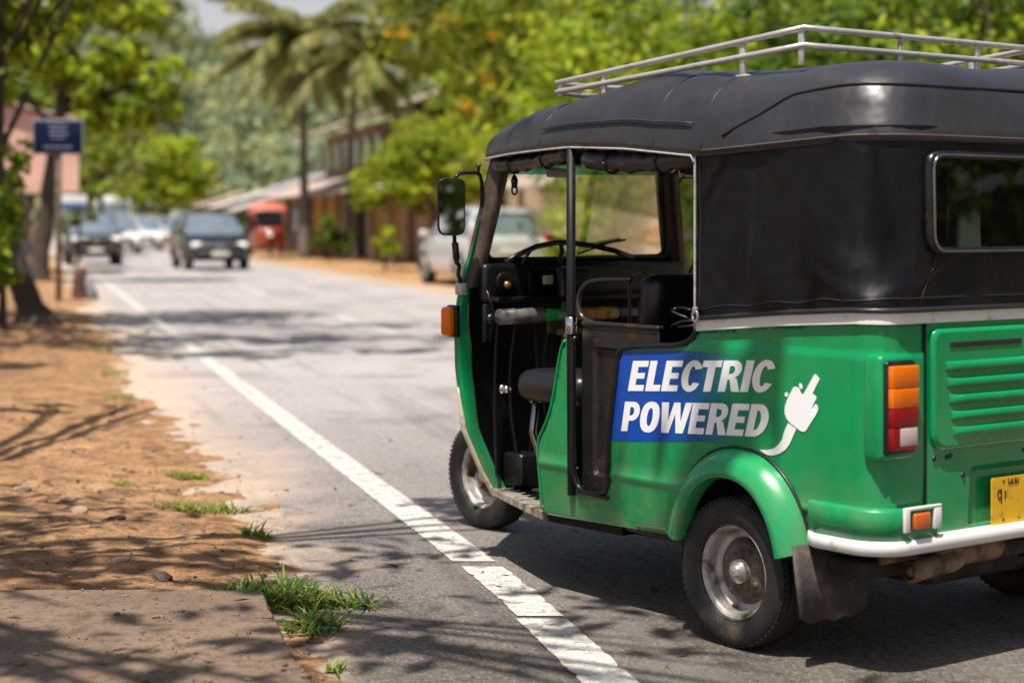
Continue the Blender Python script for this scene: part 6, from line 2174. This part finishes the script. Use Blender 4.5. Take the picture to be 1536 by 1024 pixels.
# white and blue bus far up the road
bx, by = PX(168, 138), 138.0
bus = thing("bus", "tall white bus with a blue lower front far up the road behind the queue", "bus", (bx, by, 0.004), COMING)
mb = MB()
mb.box((0, 0, 1.85), (9.0, 2.4, 2.7), 0.18, seg=3)
bb = mb.build("body", mat("bus_white", (0.62, 0.64, 0.66), 0.35, var=0.05, dirt=((0.3, 0.25, 0.2), 0.2, 1.5)), bus)
mb = MB()
mb.box((4.51, 0, 2.25), (0.04, 2.05, 1.05), 0.015)
mb.build("windscreen", CGLASS, bb)
mb = MB()
mb.box((4.515, 0, 1.15), (0.05, 2.2, 0.8), 0.02)
mb.build("blue_panel", mat("bus_blue", (0.03, 0.15, 0.40), 0.35), bb)
for k in range(5):
    for sg in (1, -1):
        mb = MB()
        mb.box((3.2 - 1.6 * k, sg * 1.205, 2.3), (1.35, 0.03, 0.85), 0.01)
        mb.build("side_window", CGLASS, bb)
for xx in (3.0, -2.8):
    for sg in (1, -1):
        mb = MB()
        mb.lathe([(0.25, -.12), (0.46, -.13), (0.48, 0), (0.46, .13), (0.25, .12), (0, .1)], (xx, sg * 1.05, 0.48), 'Y', 22)
        mb.build("wheel", CTYRE, bus)
for sg in (1, -1):
    mb = MB()
    mb.lathe([(0, .06), (.12, .05), (.14, 0)], (4.53, sg * 0.8, 1.0), 'X', 14)
    mb.build("headlight", HEADL, bb)

# red tuk-tuk facing us on the right verge
rx_, ry_ = PX(401, 71), 71.0
rt_ = thing("auto_rickshaw", "red tuk-tuk with a rounded orange-red hood waiting on the far right verge", "tuk-tuk", (rx_, ry_, 0.03), COMING - 0.05)
RED = mat("red_paint", (0.27, 0.04, 0.022), 0.35, coat=0.5)
REDC = mat("red_canvas", (0.42, 0.115, 0.07), 0.55)
mb = MB()
rows = []
for (xx, hw, z0, z1) in ((-0.9, .60, .35, .95), (-0.85, .66, .30, 1.0), (0.3, .66, .28, 1.0), (0.75, .64, .28, 1.0), (1.15, .5, .35, 1.08), (1.45, .25, .45, 1.0), (1.52, .1, .5, .9)):
    rows.append([Vector((xx, hw * .9, z0)), Vector((xx, hw, z0 + .1)), Vector((xx, hw, z1 - .1)), Vector((xx, hw * .9, z1)), Vector((xx, -hw * .9, z1)), Vector((xx, -hw, z1 - .1)), Vector((xx, -hw, z0 + .1)), Vector((xx, -hw * .9, z0))])
mb.grid(rows, closed=True)
mb.add(rows[0], [tuple(range(8))])
rb = mb.build("body", RED, rt_)
mb = MB()
rows = []
for (xx, hw, z0, z1) in ((-0.95, .62, 1.0, 1.5), (-0.85, .70, 1.0, 1.92), (-0.3, .73, 1.5, 2.08), (0.4, .73, 1.55, 2.08), (0.85, .70, 1.58, 1.96), (1.0, .62, 1.58, 1.74)):
    h = z1 - z0
    rows.append([Vector((xx, hw, z0)), Vector((xx, hw, lerp(z0, z1, .45))), Vector((xx, hw * .86, lerp(z0, z1, .78))), Vector((xx, hw * .5, lerp(z0, z1, .96))), Vector((xx, 0, z1)), Vector((xx, -hw * .5, lerp(z0, z1, .96))), Vector((xx, -hw * .86, lerp(z0, z1, .78))), Vector((xx, -hw, lerp(z0, z1, .45))), Vector((xx, -hw, z0))])
mb.grid(rows)
mb.build("hood", REDC, rt_)
mb = MB()
mb.add([Vector((1.08, .50, 1.08)), Vector((0.95, .55, 1.6)), Vector((0.95, -.55, 1.6)), Vector((1.08, -.50, 1.08))], [(0, 1, 2, 3)])
ws = mb.build("windscreen", mat("dark_glass", (0.012, 0.014, 0.016), 0.15), rt_)
mb = MB()
for sg in (1, -1):
    mb.tube([(1.09, sg * .52, 1.05), (0.95, sg * .57, 1.62)], 0.03, 6)
    mb.tube([(-.2, sg * .66, 0.95), (-.2, sg * .70, 1.6)], 0.02, 6)
mb.build("post", RED, rt_)
mb = MB()
mb.box((0.1, 0, 0.75), (0.5, 1.1, 0.2), 0.05)
mb.box((-0.5, 0, 1.1), (0.15, 1.1, 0.6), 0.05)
mb.build("seat", CBLK, rt_)
mb = MB()
mb.lathe([(0, .05), (.08, .04), (.1, 0), (.1, -.08)], (1.50, 0, 0.78), 'X', 16)
mb.build("headlight", HEADL, rt_)
for (xx, yy) in ((1.35, 0), (-0.5, 0.58), (-0.5, -0.58)):
    mb = MB()
    mb.lathe([(0.1, -.05), (0.2, -.06), (0.22, 0), (0.2, .06), (0.1, .05), (0, .04)], (xx, yy, 0.22), 'Y', 20)
    mb.build("wheel", CTYRE, rt_)

# ================================================================== BUILDINGS AND SIGNS
PINK = mat("pink_plaster", (0.66, 0.41, 0.34), 0.85, var=0.12, scale=1.5, dirt=((0.5, 0.27, 0.2), 0.3, 1.2))
ORW = mat("orange_plaster", (0.62, 0.44, 0.30), 0.85, var=0.15, scale=1.2, dirt=((0.25, 0.14, 0.07), 0.4, 1.5))
TAN = mat("tan_plaster", (0.42, 0.29, 0.19), 0.85, var=0.18, scale=0.9, dirt=((0.22, 0.15, 0.10), 0.4, 1.2))
BRW = mat("brown_wood", (0.17, 0.11, 0.08), 0.8, var=0.35, scale=3)
TILE = mat("clay_tile", (0.42, 0.32, 0.27), 0.85, var=0.35, scale=5, dirt=((0.42, 0.33, 0.27), 0.35, 3), bmp=0.5, bscale=9)
TIN = mat("tin_roof", (0.30, 0.29, 0.31), 0.7, 0.0, var=0.2, scale=2, dirt=((0.25, 0.15, 0.1), 0.3, 2))
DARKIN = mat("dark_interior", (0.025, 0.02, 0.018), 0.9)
CREAMW = mat("cream_plaster", (0.68, 0.62, 0.52), 0.85, var=0.15, scale=1.0, dirt=((0.3, 0.22, 0.15), 0.35, 1.4))
PALEW = mat("pale_wall", (0.74, 0.76, 0.74), 0.8, var=0.08, dirt=((0.5, 0.47, 0.4), 0.25, 1.2))
YELB = mat("yellow_board", (0.62, 0.33, 0.03), 0.7, var=0.2)

def roof_slab(mb, x0, x1, y0, y1, z0, z1, axis='y', th=0.08):
    """sloping sheet from (y0,z0) to (y1,z1)"""
    rows = []
    n = 26
    for i in range(n + 1):
        x = lerp(x0, x1, i / n)
        dz = 0.03 * (i % 2)
        rows.append([Vector((x, y0, z0 + dz)), Vector((x, lerp(y0, y1, .5), (z0 + z1) / 2 + dz)), Vector((x, y1, z1 + dz))])
    mb.grid(rows, smooth=False)
    rows2 = [[p - Vector((0, 0, th)) for p in r] for r in rows]
    mb.grid(rows2, smooth=False)
    mb.grid([[r[0] for r in rows], [r[0] for r in rows2]], smooth=False)
    mb.grid([[r[2] for r in rows], [r[2] for r in rows2]], smooth=False)
    mb.grid([rows[0], rows2[0]], smooth=False)
    mb.grid([rows[-1], rows2[-1]], smooth=False)

def shop(name, label, cat, q0, s0, s1, depth, wallh, wall, bays, upper=None, canopy=True, roofm=None, front_col=None):
    """building on the right side: local x along the road (away), local -y towards the road"""
    o = RW(q0, s0)
    t = thing(name, label, cat, (o.x, o.y, 0.0), RA + PI / 2)
    L = s1 - s0
    # local frame: x along DD; y = to the left (towards the road) -> away from the road is -y
    mb = MB()
    mb.box((L / 2, -depth / 2 - 0.4, wallh / 2), (L, depth, wallh))
    wl = mb.build("wall", wall, t)
    bw = L / bays
    r = random.Random(int(s0 * 10))
    for b in range(bays):
        xc = bw * (b + .5)
        kind = r.choice(("door", "open", "window", "shutter", "window", "plain"))
        m2 = MB()
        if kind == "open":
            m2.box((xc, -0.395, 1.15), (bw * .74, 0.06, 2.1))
            m2.build("shop_opening", DARKIN, wl)  # solid dark slab, the unlit inside painted by its colour
        elif kind == "door":
            m2.box((xc, -0.392, 1.05), (1.0, 0.08, 2.1), 0.01)
            m2.build("door", BRW, wl)
        elif kind == "window":
            m2.box((xc, -0.39, 1.45), (bw * .5, 0.08, 1.1), 0.01)
            wf_ = m2.build("window", BRW, wl)
            m2 = MB()
            m2.box((xc, -0.345, 1.45), (bw * .5 - .14, 0.02, 0.96))
            m2.build("pane", CGLASS, wf_)
        elif kind == "shutter":
            m2.box((xc, -0.39, 1.15), (bw * .7, 0.07, 2.1), 0.01)
            m2.build("shutter", front_col or YELB, wl)
        # posts of the verandah
        if canopy:
            m2 = MB()
            m2.box((bw * b + 0.15, 1.15, wallh * .40), (0.13, 0.13, wallh * .80), 0.01)
            m2.build("post", BRW, t)
    if canopy:
        m2 = MB()
        roof_slab(m2, -0.4, L + 0.4, 1.6, -0.45, wallh * .80, wallh * 1.06)
        m2.build("verandah_roof", roofm or TILE, t)
    z = wallh
    if upper:
        x0, x1, h2, um = upper
        m2 = MB()
        m2.box(((x0 + x1) / 2, -depth / 2 - 0.75, wallh + h2 / 2), (x1 - x0, depth - .7, h2))
        up = m2.build("upper_wall", um, t)
        nwin = int((x1 - x0) / 2.2)
        for b in range(nwin):
            xc = lerp(x0, x1, (b + .5) / nwin)
            m2 = MB()
            m2.box((xc, -0.74, wallh + h2 * .52), (1.1, 0.08, h2 * .55), 0.01)
            w_ = m2.build("window", BRW, up)
            m2 = MB()
            m2.box((xc, -0.695, wallh + h2 * .52), (0.92, 0.02, h2 * .46))
            m2.build("pane", CGLASS, w_)
        z = wallh + h2
        xa, xb = x0 - .8, x1 + .8
    else:
        xa, xb = -.5, L + .5
    m2 = MB()
    roof_slab(m2, xa, xb, 0.55 if not upper else 0.35, -depth / 2 - .5, z - 0.12, z + depth * .20)
    roof_slab(m2, xa, xb, -depth - 1.1, -depth / 2 - .5, z - 0.12, z + depth * .20)
    m2.build("roof", roofm or TILE, t)
    return t
shop("shop_house", "two-storey shop house with clay tile roofs and an orange ground-floor front behind the palms", "shop house", 11.4, 52, 80, 7.0, 2.9, ORW, 9, upper=(11, 26.5, 2.1, TAN))
shop("shop", "low cream shop with a grey tin roof beyond the two-storey shop house", "shop", 11.8, 83.5, 92, 4.5, 3.0, CREAMW, 3, roofm=TIN)
shop("shop", "low tan wayside house behind the parked silver hatchback", "house", 13.2, 33, 48, 6.0, 2.7, PALEW, 4, roofm=TILE, front_col=PALEW)

# stall awnings by the far shops
for k, (s, q, h, mcol, lab) in enumerate(((80, 9.6, 2.3, (0.45, 0.40, 0.38), "pale sloping stall awning just beyond the red tuk-tuk"), (86, 9.4, 2.5, (0.55, 0.50, 0.46), "whitish stall awning, next beyond the pale sloping one"),
                                          (92.5, 9.2, 2.6, (0.42, 0.30, 0.24), "brownish stall awning, last in the row up the street"))):
    o = RW(q, s)
    t = thing("market_stall", lab, "stall", (o.x, o.y, 0.02), RA + PI / 2, "roadside stalls")
    mb = MB()
    roof_slab(mb, -2.2, 2.2, 1.1, -1.4, h - 0.5, h + 0.25, th=0.04)
    mb.build("awning", mat("awning_%d" % k, mcol, 0.8, var=0.15), t)
    for (a, b) in ((-2, .95), (2, .95), (-2, -1.3), (2, -1.3)):
        mb = MB()
        mb.tube([(a, b, -0.05), (a, b, h - (0.5 if b > 0 else -0.1))], 0.04, 8)
        mb.build("post", BRW, t)
    mb = MB()
    mb.box((0, 0.1, 0.45), (3.6, 0.9, 0.9), 0.03)
    mb.build("counter", BRW, t)

# pink kiosk on the left with an overhanging upper storey
o = RW(1.22, 46.0)
kx, ky = o.x, o.y
kio = thing("kiosk", "pink-walled roadside kiosk with an overhanging upper storey behind the blue sign", "kiosk", (kx, ky, 0), RA)
mb = MB()
mb.prism([(-3.6, 1.95), (0.0, 2.05), (0.0, 3.72), (-2.3, 4.25), (-3.6, 4.1)], lambda a, b, d: Vector((a, d, b)), 0.0, 3.2)
up = mb.build("upper_wall", PINK, kio)
mb = MB()
mb.box((-2.4, 1.8, 1.0), (2.4, 2.4, 2.0))
lw = mb.build("wall", mat("blue_grey_plaster", (0.16, 0.19, 0.24), 0.85, var=0.25, scale=1.5), kio)
mb = MB()
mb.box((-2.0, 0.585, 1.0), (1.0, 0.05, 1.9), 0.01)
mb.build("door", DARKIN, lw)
mb = MB()
mb.prism([(-3.8, 4.12), (-2.3, 4.30), (0.15, 3.76), (0.15, 3.84), (-2.3, 4.38), (-3.8, 4.20)], lambda a, b, d: Vector((a, d, b)), -0.2, 3.4)
mb.build("roof", TILE, kio)
for xx in (-1.1, -3.4):
    mb = MB()
    mb.tube([(xx, 0.2, -0.1), (xx, 0.2, 2.0)], 0.06, 10)
    mb.build("post", BRW, kio)
# shop board hung under the kiosk: white and blue
bd = thing("hanging_sign", "small white and blue board hanging under the pink kiosk's right end", "sign", (RW(1.05, 46.0).x, RW(1.05, 46.0).y, 1.62), RA)
mb = MB()
mb.box((0.05, -0.1, 0.18), (0.62, 0.04, 0.34), 0.008)
b0 = mb.build("board", mat("white_board", (0.62, 0.62, 0.60), 0.5), bd)
mb = MB()
mb.box((0.05, -0.123, 0.08), (0.58, 0.01, 0.13), 0.002)
mb.build("blue_stripe", mat("blue_stripe", (0.03, 0.10, 0.30), 0.5), b0)

# blue street sign on its pole: blurred white lines of writing
sx_, sy_ = PX(88, 28.9), 28.9
sg_ = thing("road_sign", "dark blue sign with rows of faded pale lettering on a brown pole by the verge", "sign", (sx_, sy_, verge_h(*QS(sx_, sy_))), 0.06)
mb = MB()
mb.tube([(0, 0, -0.2), (0.0, 0, 1.4), (0.0, 0, 2.9)], 0.048, 12)
mb.build("pole", mat("rusty_pole", (0.14, 0.10, 0.08), 0.7, 0.2, var=0.3, dirt=((0.3, 0.2, 0.14), 0.3, 9)), sg_)
mb = MB()
mb.box((0, -0.065, 2.60), (0.80, 0.02, 0.55), 0.006)
pl_ = mb.build("panel", mat("sign_border", (0.30, 0.32, 0.36), 0.45, dirt=((0.15, 0.12, 0.1), 0.3, 10)), sg_)
mb = MB()
mb.box((0, -0.078, 2.60), (0.765, 0.006, 0.515), 0.002)
pf = mb.build("panel_face", mat("sign_blue", (0.0015, 0.0065, 0.034), 0.6, var=0.2, spec=0.15, dirt=((0.015, 0.02, 0.04), 0.2, 10)), pl_)
mb = MB()
r = random.Random(3)
for (zz, w_, hh) in ((2.79, 0.30, 0.034), (2.72, 0.24, 0.034), (2.655, 0.26, 0.03), (2.59, 0.20, 0.03), (2.44, 0.44, 0.036)):
    xx = -w_ / 2
    while xx < w_ / 2:
        l = r.uniform(0.016, 0.034)
        mb.box((xx + l / 2, -0.0825, zz), (l, 0.003, hh * r.uniform(.6, 1)))
        xx += l + r.uniform(0.008, 0.016)
mb.build("lettering", mat("faded_letter", (0.22, 0.25, 0.36), 0.5), pf)
mb = MB()
for zz in (2.45, 2.75):
    mb.box((0, -0.052, zz), (0.14, 0.012, 0.03))
mb.build("clamp", STEEL, sg_)

# brown stump with a grey stone leaning on it by the sign
x, y = PX(120, 30.5), 30.5
tag_root = thing("tree_stump", "short reddish-brown stump on the verge beside the sign pole", "stump", (x, y, verge_h(*QS(x, y))))
mb = MB()
mb.tube([(0, 0, -0.1), (0, 0, 0.05), (-0.02, 0, 0.22), (0.0, 0, 0.40), (0.03, 0, 0.52)], [0.17, 0.14, 0.115, 0.11, 0.075], 12)
mb.build("bole", mat("red_brown_wood", (0.085, 0.036, 0.024), 0.9, var=0.35, scale=8, bmp=0.5), tag_root)
mb = MB()
mb.tube([(0.03, 0, 0.50), (0.035, 0, 0.56), (0.03, 0, 0.60)], [0.07, 0.085, 0.04], 10)
mb.build("cut_top", mat("pale_cut_wood", (0.42, 0.32, 0.25), 0.9), tag_root)
mb = MB()
mb.tube([(0.24, -0.05, -0.05), (0.19, -0.03, 0.15), (0.12, 0.0, 0.36)], [0.11, 0.09, 0.05], 9)
tag(mb.build("leaning_stone", mat("grey_stone", (0.16, 0.15, 0.15), 0.9, var=0.3, scale=8, bmp=0.5)), "dark grey pointed stone leaning against the stump", "stone")
bpy.data.objects["leaning_stone"].location = (x, y, verge_h(*QS(x, y)))
